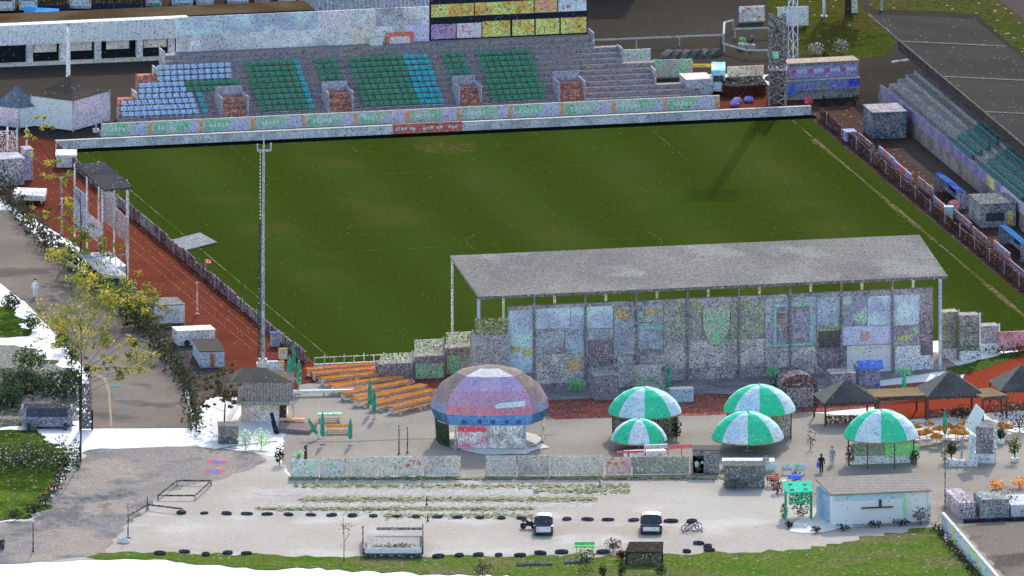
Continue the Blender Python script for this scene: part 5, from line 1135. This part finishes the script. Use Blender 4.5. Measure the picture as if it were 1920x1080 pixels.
for (px,py),l in zip(spots,osl):
    t=thing('sunshade',l,'parasol',G(px,py+12),rg.uniform(0,3),'orange sunshades on the plaza')
    r=rg.uniform(.6,.85); z=rg.uniform(1.0,1.25)
    part('canopy',MB().lathe([(r,z),(r*.72,z+.22),(r*.35,z+.38),(.02,z+.45)],8),OS,t); part('pole',MB().cyl((0,0,0),(0,0,z+.4),.04,n=6),STEEL,t)
    part('table',MB().cyl((0,0,.55),(0,0,.6),.45,n=10),WHITE,t)
# slanted sign, statue base, trees in tubs
sg=thing('sign','tall slanted pale blue sign board on a blue mast at the right','sign',G(1818,866))
part('board',MB().xz([(-.5,3.5),(.6,2.6),(1.4,4.75),(.6,5.55)],-.1,.1),M('sign_blue',(168,204,238),'w',var=.06,dark=.005,light=.01,hue=.03),sg)
part('mast',MB().box(-.1,.45,-.06,.12,0,2.6),M('sign_mast',(160,192,220),'w',var=.25,dark=.06,light=.1),sg)
part('brace',MB().box(-.85,-.65,-.05,.05,0,2.3),STEEL,sg)
gz=thing('display_case','grey glazed display block on a white base beside the blue sign','display',G(1848,868))
part('base',MB().box(-1.3,1.0,-.3,1.2,0,.9),M('white_plinth',(226,226,226),'n',var=.2,dark=.15,light=.2),gz); part('case',MB().box(-.9,.7,0,1.0,.9,3.4),M('case_grey',(112,114,122),'w',var=.4,dark=.15,light=.08,c2=(96,98,106),ns=.7),gz)
part('trellis',MB().box(.75,1.1,-.1,1.1,.9,3.9),M('trellis_white',(190,188,190),'w',var=.4,dark=.2,light=.2,holes=.35),gz)
solo('planter_trough',MB().box(-1.2,1.5,-.4,.4,0,.55).box(-1.1,1.4,-.3,.3,.55,.6),M('white_trough',(222,222,222),'n',var=.15,dark=.1,light=.15),'long white planter trough in front of the blue sign','planter',G(1803,874))
def tub_tree(label,px,py,r,h,m=DKLEAF):
    t=thing('tub_tree',label,'tree',G(px,py)); 
    part('crown',MB().leaves((0,0,h*.66),(r,r,h*.36),260,.24,random.Random(px)),m,t); part('trunk',MB().cyl((0,0,.3),(0,0,h*.7),.06,n=6),BARK,t)
    part('tub',MB().cyl((0,0,0),(0,0,.4),.34,.42,n=12),WHITE,t)
tub_tree('small oval clipped tree beside the white trough',1784,868,.5,2.1); tub_tree('round clipped tree in a pale tub at the right',1903,866,.75,2.3); tub_tree('small dark tree behind the display block',1876,832,.5,1.6)
shrub('bush','light green bush left of the oval clipped tree',1772,868,.5,1.8,M('sage_leaves',(104,116,84),'n',var=.4,dark=.12,light=.1),120,.24,'bush')
for px,py,r,h,l in ((1880,796,1.6,2.6,'speckled bare dark tree behind the blue sign'),(1912,812,1.0,1.8,'black bush at the right picture edge'),(1806,790,1.1,1.6,'dark speckled shrub under the middle pavilion')):
    shrub('tree',l,px,py,r,h,M('bare_dark',(70,66,62),'n',var=.5,dark=.3,light=.15),260,.22,'tree')
t=shrub('sapling','thin sapling with sparse dark leaves on the plaza',1520,842,.55,2.0,M('sapling_leaf',(88,86,62),'n',var=.5,dark=.2,light=.03),70,.22,'tree')
lp=thing('lamp_post','thin dark lamp post rising from the plaza by the kiosk container','post',G(1772,955)); part('shaft',MB().cyl((0,0,0),(0,0,6.6),.07,.05,6),M('lamp_dark',(70,72,78),'w',var=.5,dark=.3,light=.2,holes=.25),lp); part('head',MB().box(-.3,.1,-.1,.1,6.6,6.7),STEEL,lp)
# bicycle cart and things at the fence top
ct=thing('market_cart','red and white striped cart on the plaza by the street fence','cart',*along((1168,868),(1300,862))[:2],)
part('counter',MB().box(.3,4.2,0,1.0,.5,1.0),M('cart_white',(214,210,208),'w',var=.25,dark=.08,light=.2),ct)
part('red_rail',MB().box(-.6,2.0,-.1,0,.95,1.15),M('cart_red',(226,92,100),'w',var=.15,dark=.03,light=.05),ct); part('red_rail',MB().box(4.4,6.6,-.1,0,1.15,1.5),M('cart_red',(226,92,100),'w'),ct)
part('top_board',MB().box(2.1,4.3,-.12,.3,1.25,1.6),WHITE,ct)
for x in (.5,2.1,4.3,5.6): part('leg',MB().box(x,x+.1,0,.1,0,1.2),RED,ct)
for k,(px,l) in enumerate(((1445,'leftmost green and blue chair back pair near the container'),(1476,'middle green and blue chair back pair near the container'),(1500,'rightmost green and blue chair back pair near the container'))):
    t=thing('chair_pair',l,'chair',G(px,889),0,'chairs near the container'); part('backrest',MB().box(-.5,-.03,0,.08,.45,.95),GREEN,t); part('backrest',MB().box(.03,.5,0,.08,.45,.95),M('chair_blue',(150,180,206),'w',var=.2),t); part('seat',MB().box(-.5,.5,-.4,0,.4,.45),STEEL,t)
    for x in (-.45,.4): part('leg',MB().box(x,x+.05,-.38,0,0,.4),STEEL,t)
# ------------------------------------------------------------------ street fence
def fpanel(label,x0,y0,x1,y1,h,m,marks=(),seed=0,name='street_fence'):
    p,rz,L=along((x0,y0),(x1,y1)); t=thing(name,label,'fence',p,rz,'panels of the street fence')
    part('panel',MB().box(0.03,L-.03,0,.08,.08,h),m,t)
    for x in (0.02,L-.1): part('post',MB().box(x,x+.08,.08,.18,0,h+.06),STEEL,t)
    rg=random.Random(seed)
    for (u0,u1,z0,z1,mm,n) in marks:
        g=MB()
        for _ in range(n):
            x=L*rg.uniform(u0,u1); z=h*rg.uniform(z0,z1); r=rg.uniform(.08,.22)
            k=7; g.xz([(x+r*rg.uniform(.6,1.3)*math.cos(6.28*q/k),z+r*rg.uniform(.5,1.2)*math.sin(6.28*q/k)) for q in range(k)],-.03-.002*_,-.003-.0*_)
        part('graffiti',g,mm,t)
FG=lambda n,c,c2,h=0: M(n,c,'w',var=.26,dark=.05,light=.12,hue=.14,c2=c2,ns=.6,holes=max(h,.14))
GR=M('graffiti_red',(190,110,110),'w',var=.3,dark=.05,light=.1); GG=M('graffiti_green',(130,186,150),'w',var=.3,dark=.05,light=.15); GB=M('graffiti_blue',(150,190,216),'w',var=.2,dark=.03,light=.12); GPK=M('graffiti_pink',(226,176,190),'w',var=.2,dark=.03,light=.12); GYL=M('graffiti_yellow',(222,206,120),'w',var=.25,dark=.05,light=.1)
fpanel('grey white fence panel with mint green paint at the left end',545,896,598,896,1.75,FG('fence_mint',(176,186,184),(196,200,198)),[(.0,.9,.4,.9,GG,9)],1)
fpanel('bluish grey fence panel right of the mint painted one',600,896,650,896,1.9,FG('fence_blue',(152,160,172),(176,176,176)),[(.1,.6,.5,.9,GG,3)],2)
fpanel('beige fence panel with faint green tint',652,896,708,895,1.95,FG('fence_beige',(182,178,168),(168,180,168)),[],3)
fpanel('beige fence panel with dark red graffiti at its right part',710,895,792,894,1.95,FG('fence_beige2',(186,180,170),(176,182,172)),[(.35,.95,.4,.9,GR,12)],4)
fpanel('grey fence panel with a pink and blue sticker low down',794,894,864,893,1.95,FG('fence_grey',(160,158,156),(176,174,168),.15),[(.15,.85,.22,.42,GPK,8),(.3,.7,.25,.42,GB,4)],5)
fpanel('grey fence panel right of the gap in the fence',910,893,968,893,1.95,FG('fence_grey2',(158,158,160),(170,170,164),.15),[(.1,.5,.7,.9,GG,2)],6)
fpanel('grey beige fence panel with grey scrawls in the middle of the street fence',970,893,1030,893,1.95,FG('fence_grey3',(164,158,154),(150,150,150),.1),[(.2,.9,.2,.8,STEEL,6)],7)
fpanel('pale greenish fence panel left of the red smeared one',1032,893,1132,892,1.9,FG('fence_sage',(166,170,162),(180,172,166)),[],8)
fpanel('fence panel with a broad pale red smear and a navy patch',1136,892,1184,891,1.7,FG('fence_redsmear',(196,168,162),(186,150,150)),[(.05,.8,.5,.95,GR,8)],9)
fpanel('dark mossy fence panel in front of the red cart',1186,891,1292,890,1.75,FG('fence_dark',(120,120,118),(132,140,126)),[(.0,.3,.2,.5,GG,3)],10)
fpanel('rusty beige fence panel left of the dark notice box',1294,890,1320,890,1.8,FG('fence_rust',(156,140,128),(140,160,150)),[(.1,.9,.4,.8,GG,3)],11)
boxy('notice_box','dark grey square booth behind the fence near its right end','booth',1324,890,2.5,2.2,2.3,M('booth_dark',(116,118,122),'w',var=.35,dark=.14,light=.06,c2=(100,102,106),ns=.8),0,M('booth_top',(120,116,116),'g',var=.12,dark=.02,light=.01))
sheet('pale_apron',[(1352,862),(1440,858),(1452,866),(1440,874),(1360,874)],M('white_apron5',(250,250,250),'g',var=.03,dark=.03,light=0),.07,.3)
boxy('white_kerb_box','long white speckled box under the front right parasol','box',1403,884,4.8,1.6,.9,M('white_box2',(200,200,200),'w',var=.3,dark=.14,light=.2),0)
boxy('dark_container','dark green grey container at the kerb right of the fence','container',1396,916,3.8,2.4,2.1,M('container_green',(92,104,104),'w',var=.35,dark=.12,light=.08,c2=(86,92,92),ns=.7),0,M('container_lid',(124,128,128),'g',var=.2,dark=.06,light=.06))
shrub('bush','white flowering bush at the foot of the dark container',1378,918,1.2,1.1,M('white_blossom',(110,114,104),'n',var=.5,dark=.2,light=.45),220,.22,'bush')
for px,py,r,l in ((1450,912,.7,'dark bush with red flowers left of the green canopy'),(1492,908,.6,'dark bush under the blue crate'),(1458,926,.6,'white flecked bush at the corner of the green canopy'),(1545,938,1.0,'dark leafy bush at the left end of the white container')):
    shrub('bush',l,px,py,r,1.3,M('flower_bush_%d'%px,(72,78,60),'n',var=.5,dark=.25,light=.08 if px!=1458 else .4,c2=(110,70,60),ns=1.2),150,.24,'bush')
for px,py,w_,m,l in ((1450,903,1.1,RED,'red crate among the bushes near the container'),(1490,902,1.3,M('crate_blue',(70,110,190),'w',var=.2),'blue crate among the bushes near the container'),(1470,912,.4,PINK,'small pink crate above the green canopy')):
    solo('crate',MB().box(-w_/2,w_/2,-.25,.25,.75,1.1).box(-w_/2,-w_/2+.06,-.25,.25,0,.75).box(w_/2-.06,w_/2,-.25,.25,0,.75),m,l,'crate',G(px,py+10))
for k,(px,py) in enumerate(((1560,872),(1436,886),(1540,886))):
    t=thing('person',['person in grey clothes standing behind the white container','person in dark clothes by the chair backs','person with a blue bag left of the container roof'][k],'person',G(px,py)); person(t,m=[STEEL,GREY,DARK][k],s=k)
    if k==2: part('bag',MB().box(-.45,-.2,-.12,.12,.5,.95),M('bag_royal',(60,80,190),'w',var=.2),t)
# green canopy stall
gc=thing('canopy_stall','small turquoise green canopy stall at the left of the white container','stall',G(1497,972))
part('roof',MB().slab([(-1.3,-.6,2.6),(1.35,-.6,2.7),(1.2,2.0,3.2),(-1.5,2.0,3.15)],.12),M('turq_roof',(48,176,140),'w',var=.12,dark=.01,light=.03,c2=(60,170,140),ns=.5),gc)
dk=MB()
for x,y,z in ((-.8,1.3,3.03),(.6,1.2,3.02),(-.6,.0,2.76),(.7,.1,2.8)): dk.cyl((x,y,z),(x,y,z+.05),.2,n=8)
part('brown_patch',dk,M('patch_brown',(110,106,84),'w',var=.3,dark=.1,light=0),gc)
for x in (-1.2,1.2):
    for y in (-.5,1.8): part('post',MB().cyl((x,y,0),(x,y,2.7),.12,n=6),TEAL,gc)
part('curtain',MB().box(-.9,1.15,1.5,1.58,1.0,2.9),M('turq_curtain',(50,150,116),'w',var=.35,dark=.15,light=.06,holes=.2),gc)
for cx,cy in ((-1.3,.6),(.2,.9)): pass
part('plant',MB().leaves((-1.3,.3,.8),(.35,.5,.9),110,.25,random.Random(2)),DKLEAF,gc); part('plant',MB().leaves((.3,1.0,.6),(.9,.4,.6),120,.25,random.Random(3)),M('plant_brown',(84,74,58),'n',var=.5,dark=.25,light=.03),gc)
# white container kiosk
p,rz,L=along((1560,986),(1744,978))
kc=thing('container_kiosk','long white kiosk container with ribbed grey roof at the street corner','kiosk',p,rz)
part('wall',MB().box(0.1,L-.05,.1,6.5,0,2.9),M('kiosk_white',(250,250,250),'n',var=.02,dark=.012,light=0,hue=0),kc)
part('roof',MB().slab([(-.2,-.25,3.05),(L+.1,-.25,3.05),(L+.1,6.7,3.35),(-.2,6.7,3.35)],.14),M('kiosk_roof',(176,170,166),'g',var=.14,dark=.03,light=.02,hue=.05,stripes=(0,1,0,1.1,(162,157,154),.4)),kc)
part('fascia',MB().box(.1,L*.72,-.02,.095,2.35,2.9),M('fascia_blue',(140,172,186),'w',var=.18,dark=.04,light=.05),kc)
part('green_trim',MB().box(L*.725,L*.755,-.02,.095,.6,2.6),M('green_trim',(130,190,140),'w',var=.2,dark=.05,light=.05),kc)
part('side_panel',MB().box(-.08,.09,1.5,6.4,.0,2.6),M('side_blue',(126,150,182),'w',var=.25,dark=.08,light=.08),kc)
part('shelf',MB().box(L*.3,L*.62,-.2,.09,1.55,1.62),DARK,kc); part('hatch_frame',MB().box(L*.48,L*.505,-.05,.09,1.65,2.3),WOOD,kc)
part('corner_post',MB().box(L-.2,L+.02,-.1,.09,0,2.9),WHITE,kc)
shrub('bush','dark twiggy bush against the right end of the white container',1726,984,.9,1.7,M('twiggy',(62,62,60),'n',var=.5,dark=.3,light=.2),200,.2,'bush')
for px,py,r,l in ((1530,1000,.5,'low black shrub left in front of the white container'),(1580,996,.7,'low dark shrub in front of the white container'),(1640,990,.7,'speckled low shrub before the middle of the white container'),(1690,986,.9,'broad low shrub before the right half of the white container'),(1480,990,.4,'dark green shrub below the green canopy post')):
    shrub('shrub',l,px,py,r,.7,M('low_dark',(56,58,54),'n',var=.5,dark=.3,light=.12),110,.22,'shrub')
sheet('pale_apron',[(1478,996),(1500,968),(1560,958),(1600,986),(1640,984),(1580,990),(1540,998),(1500,1000)],M('white_apron6',(252,252,252),'g',var=.02,dark=.01,light=0),.07,.25)
# graffiti wall, bottom right
cols=[M('gw_grey',(176,176,186),'w',var=.3,dark=.1,light=.2),GB,GYL,GB,M('gw_cyan',(84,176,206),'w',var=.25,dark=.05,light=.05),M('gw_pale',(206,200,200),'w',var=.3,dark=.06,light=.15),GYL]
p,rz,L=along((1765,992),(1884,1130)); t=thing('graffiti_wall','low wall with bright blue, yellow and pink graffiti at lower right','wall',p,rz)
part('wall',MB().box(0,L,0,.3,0,1.6),M('gw_base',(170,172,180),'w',var=.35,dark=.12,light=.2,c2=(150,160,176),ns=.3),t)
rg=random.Random(4)
for k in range(26):
    x=L*(.12+.7*k/26); z=rg.uniform(.3,1.2); g=MB(); 
    q=[(x+rg.uniform(.5,1.8)*math.cos(6.28*i/7),max(.05,min(1.58,z+rg.uniform(.2,.5)*math.sin(6.28*i/7)))) for i in range(7)]
    g.xz(q,-.02-.002*k,-.002); part('graffiti',g,cols[rg.randrange(len(cols))],t)
g=MB(); d=G(1884,1130)-G(1765,992); rg=random.Random(6)
for _ in range(700): s=rg.random(); g.leaf((d.x*s-.5+rg.gauss(0,.3),d.y*s+rg.gauss(0,.6),rg.uniform(.03,.7)),.26,rg)
h=thing('hedge','dark ivy strip along the foot of the graffiti wall','hedge',G(1762,994)); part('foliage',g,M('ivy',(52,56,50),'n',var=.5,dark=.25,light=.16),h); part('stem',MB().cyl((0,0,0),(0,0,.3),.05,n=5),BARK,h)
# grave-like enclosure at right
en=thing('planter_bed','grey block planter bed with speckled slabs at the right edge','planter',*along((1806,980),(2010,972))[:2])
part('slab',MB().box(0,1.6,2,9,0,1.5),HOLEY,en); part('slab',MB().box(2.0,4.6,1,5,0,1.9),M('slab_dark',(104,108,112),'w',var=.45,dark=.2,light=.12,c2=(126,140,140),ns=.7),en); part('slab',MB().box(4.8,9,1,6,0,1.3),M('slab_blue',(150,160,172),'w',var=.4,dark=.15,light=.16),en)
part('kerb',MB().box(0,10,-.4,.0,0,.35),DARK,en)
for px,py,c,r,h,l in ((1868,918,(226,130,70),.7,1.0,'orange leaved bush on the planter bed'),(1912,916,(220,130,80),.8,1.1,'orange leaved bush at the right edge by the planter bed'),(1812,968,(84,70,60),.9,1.6,'brown bush at the left end of the planter bed'),(1880,962,(64,66,66),1.4,2.6,'large dark bush in the middle of the planter bed')):
    shrub('bush',l,px,py,r,h,M('leaf_o%d'%px,c,'w',var=.4,dark=.2,light=.08),190,.24,'bush')

# ------------------------------------------------------------------ street: cars, van, tyres, frames
CARB=M('car_black',(52,56,66),'w',var=.35,dark=.15,light=.05,lightc=.4,rough=.4)
def car(label,px,py,wd,h,white):
    t=thing('parked_car',label,'car',G(px,py),0,'cars parked on the gravel'); w=wd/2
    g=MB(); pr=[(0,.3),(0,.8),(.15,.95),(.9,1.0),(1.35,h),(2.9,h),(3.7,.95),(4.0,.75),(4.0,.3)]
    ns_=6; vs=[];fs=[]
    for s in range(ns_+1):
        x=-w+wd*s/ns_; k=1-.16*(abs(2*s/ns_-1)**3)
        for y,z in pr: vs.append((x*(1-.12*max(0,(z-.95))/max(.1,h-.95)),y,z if z<=.95 else .95+(z-.95)*k))
    n=len(pr)
    for s in range(ns_):
        for i in range(n): fs.append((s*n+i,s*n+(i+1)%n,(s+1)*n+(i+1)%n,(s+1)*n+i))
    fs.append(tuple(range(n-1,-1,-1))); fs.append(tuple(range(ns_*n,ns_*n+n)))
    g.add(vs,fs); part('body',g,CARB,t)
    part('rear_panel',MB().box(-w*.74,w*.74,-.05,-.003,.42,.92 if white>1 else .8),M('car_white_panel',(252,252,252),'n',var=.03,dark=.04,light=0),t)
    part('windscreen',MB().slab([(-w*.7,.93,1.03),(w*.7,.93,1.03),(w*.62,1.33,h-.02),(-w*.62,1.33,h-.02)],.04),GLASS,t)
    for x in (-w+.12,w-.12):
        for y in (.75,3.2): part('wheel',MB().cyl((x-.11,y,.32),(x+.11,y,.32),.32,n=14),BLACKR,t)
    for x in (-w*.84,w*.84): part('tail_light',MB().box(x-.09,x+.09,-.04,-.002,.6,.78),M('tail_red',(120,60,62),'w',var=.2),t)
    part('bumper',MB().box(-w*.95,w*.95,-.12,-.052,.3,.42),BLACKR,t)
car('black car at the left of the two parked facing the street',1019,1006,1.8,1.75,2)
car('rounded black car at the right of the two parked cars',1221,1004,2.05,1.75,1)
vn=thing('flatbed_van','dark framed flatbed trailer van at the grass edge','van',G(738,1046)); VD=M('van_dark',(58,62,64),'w',var=.5,dark=.25,light=.12)
part('chassis',MB().box(-2.9,2.8,0,2.4,.35,.5),VD,vn); part('floor',MB().box(-2.5,2.7,.1,8,.50,.56),M('bed_floor',(190,188,186),'g',var=.15,dark=.04,light=.03),vn)
part('side_wall',MB().box(2.68,2.8,0,8.6,.4,1.6),VD,vn); part('side_wall',MB().yz([(0,.4),(8.4,.4),(8.4,1.4),(3,1.0),(0,.9)],-2.95,-2.8),M('van_dark_mesh',(66,70,72),'w',var=.5,dark=.25,light=.12,holes=.25),vn)
part('head_rail',MB().box(-1.6,2.7,8.4,8.5,1.0,1.25),M('rail_mix',(110,110,112),'w',var=.5,dark=.3,light=.2),vn)
part('tailboard',MB().box(-2.7,2.6,-.08,-.002,.45,.95),M('tail_white',(250,250,250),'n',var=.02,dark=.02,light=0),vn); part('skirt',MB().box(-2.2,2.5,-.5,-.1,.0,.42),VD,vn)
part('wheel',MB().cyl((-2.0,.5,.34),(-1.75,.5,.34),.34,n=12),BLACKR,vn); part('wheel',MB().cyl((2.0,.5,.34),(2.25,.5,.34),.34,n=12),BLACKR,vn)
part('rubble',MB().leaves((0,1.6,.8),(2.4,1.2,.25),320,.2,random.Random(5)),M('load_dark',(96,96,98),'w',var=.5,dark=.35,light=.1),vn)
def tyre_proto(label,px,py,sc,grp):
    t=thing('tyre',label,'tyre',G(px,py),0,grp); part('tread',MB().torus((0,0,.14),.34,.15,16,7),BLACKR,t); part('inner_rim',MB().torus((0,0,.14),.22,.05,14,5),M('rim_grey',(96,98,104),'n',var=.4,dark=.2,light=.15),t); return t
xs=[340,383,425,463,501,541,583,622,661,700,743,780,820,858,900,940,978,1063,1102,1140,1188,1258,1297]
proto=None; rg=random.Random(2)
for i,x in enumerate(xs):
    y=963+ (x-340)*.0165
    if x==1258: y+=1
    l='%s black tyre from the left in the long row on the gravel'%ORD[i]
    if proto is None: proto=tyre_proto(l,x,y,1,'tyres in the long row'); o=proto
    else: o=dup(proto,G(x,y),rg.uniform(0,6),l,'tyres in the long row')
    s=rg.uniform(.65,.9)*(1.35 if x==1258 else 1); o.scale=(s*1.12,s*1.5,s*1.0)
xs2=[234,270,304,346,386,420,455,826,860,893,935,958,1033,1052]
xs2=[(300,1040),(346,1037),(386,1042),(427,1039),(462,1040),(822,1046),(861,1044),(897,1043),(935,1043),(975,1044),(1013,1040),(1053,1038),(1131,1038),(1310,1021),(1327,1027),(1288,1036),(1330,1034)]
for i,(x,y) in enumerate(xs2):
    l='%s black tyre from the left along the lower grass edge'%ORD[i]
    o=dup(proto,G(x,y),rg.uniform(0,6),l,'tyres along the grass edge'); s=rg.uniform(.7,1.0); o.scale=(s,s*1.4,s*1.3)
def frame(label,pts,h,posts=True):
    c=G(*pts[0]); t=thing('crowd_barrier',label,'barrier',c); pts=[G(*p)-c for p in pts]
    part('rail',(lambda g:[g.cyl(a+Vector((0,0,h)),b+Vector((0,0,h)),.09,n=6) for a,b in zip(pts,pts[1:])] and g)(MB()),M('frame_mix',(120,118,116),'g',var=.5,dark=.35,light=.2,holes=.2),t)
    for p in pts: part('post',MB().cyl(p,p+Vector((0,0,h+.05)),.09,n=6),STEEL,t)
frame('pale four sided barrier frame on the gravel at left',[(296,938),(332,910),(396,910),(366,938),(296,938)],.45)
frame('dark slanted barrier from the post to the tyre row',[(241,976),(278,956),(342,964)],.5)
for px,py,h,l in ((240,1010,3.4,'thin dark post with white foot at the street bend'),(276,955,1.2,'short dark post at the corner of the slanted barrier'),(800,948,.9,'short dark bollard in the middle of the gravel'),(802,978,.9,'short dark bollard at the tyre row'),(1125,914,1.4,'dark slim post at the kerb in front of the fence'),(62,1036,2.8,'thin speckled post at the lower left')):
    solo('post',MB().cyl((0,0,0),(0,0,h),.07,.05,n=6).cyl((0,0,0),(0,0,.15),.3 if px in(240,1125) else .14,.2 if px in (240,1125) else .1,n=8),M('thin_dark',(60,62,66),'w',var=.5,dark=.3,light=.1,holes=.3),l,'post',G(px,py))
bk=thing('bicycle_rack','dark tangled bicycle rack with two bicycles at the right end of the tyre row','bicycle rack',G(1300,998))
for k,(x,y) in enumerate(((-.3,0),(0,1.2))):
    g=MB(); 
    for cx in (-.5,.5):
        for q in range(12):
            a=6.28*q/12;b=6.28*(q+1)/12; g.cyl((x+cx+.33*math.cos(a),y,.34+.33*math.sin(a)),(x+cx+.33*math.cos(b),y,.34+.33*math.sin(b)),.045,n=5)
    g.cyl((x-.5,y,.34),(x-.1,y,.85),.04,n=5).cyl((x+.5,y,.34),(x+.3,y,.95),.04,n=5).cyl((x-.1,y,.85),(x+.32,y,.82),.04,n=5).cyl((x,y,.34),(x-.15,y,.95),.04,n=5)
    part('bicycle',g,BLACKR,bk)
part('rack',MB().box(-.9,.9,.5,.6,.0,.1).box(-.9,-.8,-.1,1.3,0,.5).box(.8,.9,-.1,1.3,0,.5),STEEL,bk)
solo('motorcycle',MB().cyl((-.35,0,.3),(-.35,.14,.3),.3,n=12).cyl((.65,0,.3),(.65,.14,.3),.3,n=12).box(-.1,.5,-.05,.2,.3,.7).box(-.5,.1,-.02,.18,.7,.82).cyl((.65,.07,.3),(.4,.07,1.0),.04,n=5).cyl((.4,-.3,1.0),(.4,.4,1.0),.03,n=5),BLACKR,'black motorcycle standing beside the left black car','motorcycle',G(988,992))
# roadside clutter bottom
solo('bench',MB().box(-.95,.95,-.2,.25,.5,.58).box(-.95,.95,.25,.32,.65,.95).box(-.8,-.7,-.2,.25,0,.5).box(.7,.8,-.2,.25,0,.5),M('bright_green',(70,190,96),'w',var=.25,dark=.08,light=.05),'bright green bench at the lower grass edge','bench',G(1096,1036))
g=thing('shelter','dark brown speckled lean-to shelter on the lower grass','shelter',G(1206,1060))
part('roof',MB().slab([(-1.7,-.2,1.35),(1.85,-.2,1.35),(1.9,2.6,1.75),(-1.3,2.6,1.75)],.12),M('shelter_roof',(84,78,70),'g',var=.5,dark=.35,light=.05,lightc=.3),g); part('wall',MB().box(-1.6,1.8,0,2.3,0,1.2),M('shelter_wall',(88,80,72),'w',var=.5,dark=.3,light=.04,holes=.15),g)
for x in (-1.6,1.8): part('post',MB().cyl((x,-.1,0),(x,-.1,1.3),.08,n=6),DARK,g)
for px,py,r,h,m,l in ((1100,1066,1.1,2.0,M('mixed_green',(62,84,54),'n',var=.5,dark=.25,light=.03,c2=(90,70,50),ns=1),'dark green bush below the bright green bench'),(1150,1034,.9,1.2,M('twig_grey',(96,90,86),'n',var=.5,dark=.35,light=.05),'bare twiggy grey bush left of the dark shelter'),(1165,1050,.5,1.0,M('twig_red',(100,70,66),'n',var=.5,dark=.3,light=.05),'small reddish twiggy bush beside the shelter'),(1130,1086,.4,1.5,DKLEAF,'thin dark shrub at the bottom edge under the green bush'),(1165,1086,.45,1.6,DKLEAF,'thin dark shrub at the bottom edge under the shelter'),(905,1082,1.1,1.6,M('brown_bush',(80,70,66),'n',var=.5,dark=.3,light=.05),'brown bush at the bottom edge left of centre'),(1240,1082,.6,1.3,M('brown_bush2',(84,86,62),'n',var=.5,dark=.25,light=.05),'olive shrub at the bottom edge right of the shelter')):
    shrub('bush',l,px,py,r,h,m,200,.24,'bush')
for px,py,L_,l in ((968,1062,3.4,'long grey log on the lower grass'),(1058,1058,2.4,'short bluish log right of the long grey one')):
    solo('log',MB().cyl((0,0,.18),(L_,.5,.18),.17,.14,n=8).cyl((L_*.4,.2,.3),(L_*.5,.9,.55),.06,.03,n=5),M('log_%d'%px,(104,104,110),'w',var=.5,dark=.25,light=.1),l,'log',G(px,py))
tn=thing('tree','sparse twig tree hanging over the gravel left of the flatbed','tree',G(645,1052))
part('trunk',MB().cyl((0,0,0),(0,0,2.2),.05,.03,5).cyl((0,0,1.8),(.5,0,2.6),.03,.02,5).cyl((0,0,2.2),(-.1,0,4.5),.03,.015,5),BARK,tn)
g=MB(); rg=random.Random(9)
for (dx,z,n) in ((0,3.2,40),(.6,3.4,18),(2.4,4.9,24),(2.8,4.6,12),(-.2,4.4,6),(1.6,4.5,6),(.1,1.4,8),(-2,6,4),(.4,5.8,8)):
    for _ in range(n): g.leaf((dx+rg.gauss(0,.22),rg.gauss(0,.2),z+rg.gauss(0,.22)),.2,rg)
part('crown',g,M('twig_brown',(96,90,76),'n',var=.5,dark=.3,light=.03),tn)
# bank at left: parked car, gate posts, street clutter
lc=thing('parked_car','blue grey speckled car half hidden by the left hedge','car',G(88,806)); SC=M('car_speckle',(116,124,138),'w',var=.45,dark=.2,light=.12,hue=.15,c2=(96,102,116),ns=.7)
part('body',MB().yz([(0,.3),(0,.95),(.6,1.1),(1.4,1.75),(3.6,1.75),(4.4,1.1),(4.6,.4)],-2.4,2.4),SC,lc); part('roof_panel',MB().box(-2.2,2.2,1.4,3.6,1.752,1.80),M('car_roof_dark',(80,80,88),'g',var=.3,dark=.2,light=.08),lc); part('window',MB().slab([(-2.0,.62,1.15),(2.0,.62,1.15),(1.9,1.35,1.74),(-1.9,1.35,1.74)],.04),GLASS,lc)
for x in (-1.7,1.7): part('wheel',MB().cyl((x-.15,-.03,.33),(x+.15,-.03,.33),.33,n=12),BLACKR,lc)
gp=thing('gate','dark slatted gate leaf beside the tall tree trunk','gate',G(150,806)); 
part('leaf_panel',MB().box(0,1.1,0,.1,.1,4.4),M('gate_dark',(92,90,92),'w',var=.45,dark=.25,light=.1,holes=.25),gp); part('post',MB().cyl((0,0,0),(0,0,5.2),.1,n=6),DARK,gp); part('post',MB().cyl((1.15,0,0),(1.15,0,1.9),.09,n=6),DARK,gp)
for k,(px,py) in enumerate(((112,905),(102,925),(84,948),(62,966),(28,976),(120,880))):
    shrub('bush',['dark bush on the bank edge beside the shaded street','brown speckled bush at the bend of the bank','grey bush at the kerb of the left bank','dark brownish bush at the lower corner of the bank','low dark bush at the bottom of the left bank','dark shaded bush below the tall tree foot'][k],px,py,.8,1.1,M('bank_bush_%d'%k,[(64,66,58),(96,84,66),(84,84,84),(74,70,60),(70,72,64),(56,62,50)][k],'n',var=.5,dark=.22,light=.1),150,.26,'bush')
solo('traffic_cone',MB().lathe([(.2,0),(.2,.05),(.13,.06),(.03,.6),(.0,.62)],10),M('cone_red',(220,110,80),'w',var=.2,dark=.05,light=.05),'small orange red cone on the left grass bank','cone',G(87,926))
solo('bin',MB().lathe([(.3,0),(.36,.8),(.38,.85),(.3,.95),(.02,1.0)],12),M('litter_black',(60,60,64),'w',var=.4,dark=.2,light=.1),'black litter bin at the lower left street edge','bin',G(2,1030))
solo('white_stone',MB().blob((0,0,.2),(.7,.5,.3),random.Random(1)),M('stone_white',(228,228,226),'n',var=.1,dark=.08,light=.05),'white boulder at the post foot on the street bend','stone',G(231,1018))
pe=thing('person','person in pale pink top walking on the left road','person',G(66,558)); person(pe,m=M('pale_pink',(214,190,196),'w',var=.25,dark=.08,light=.1))
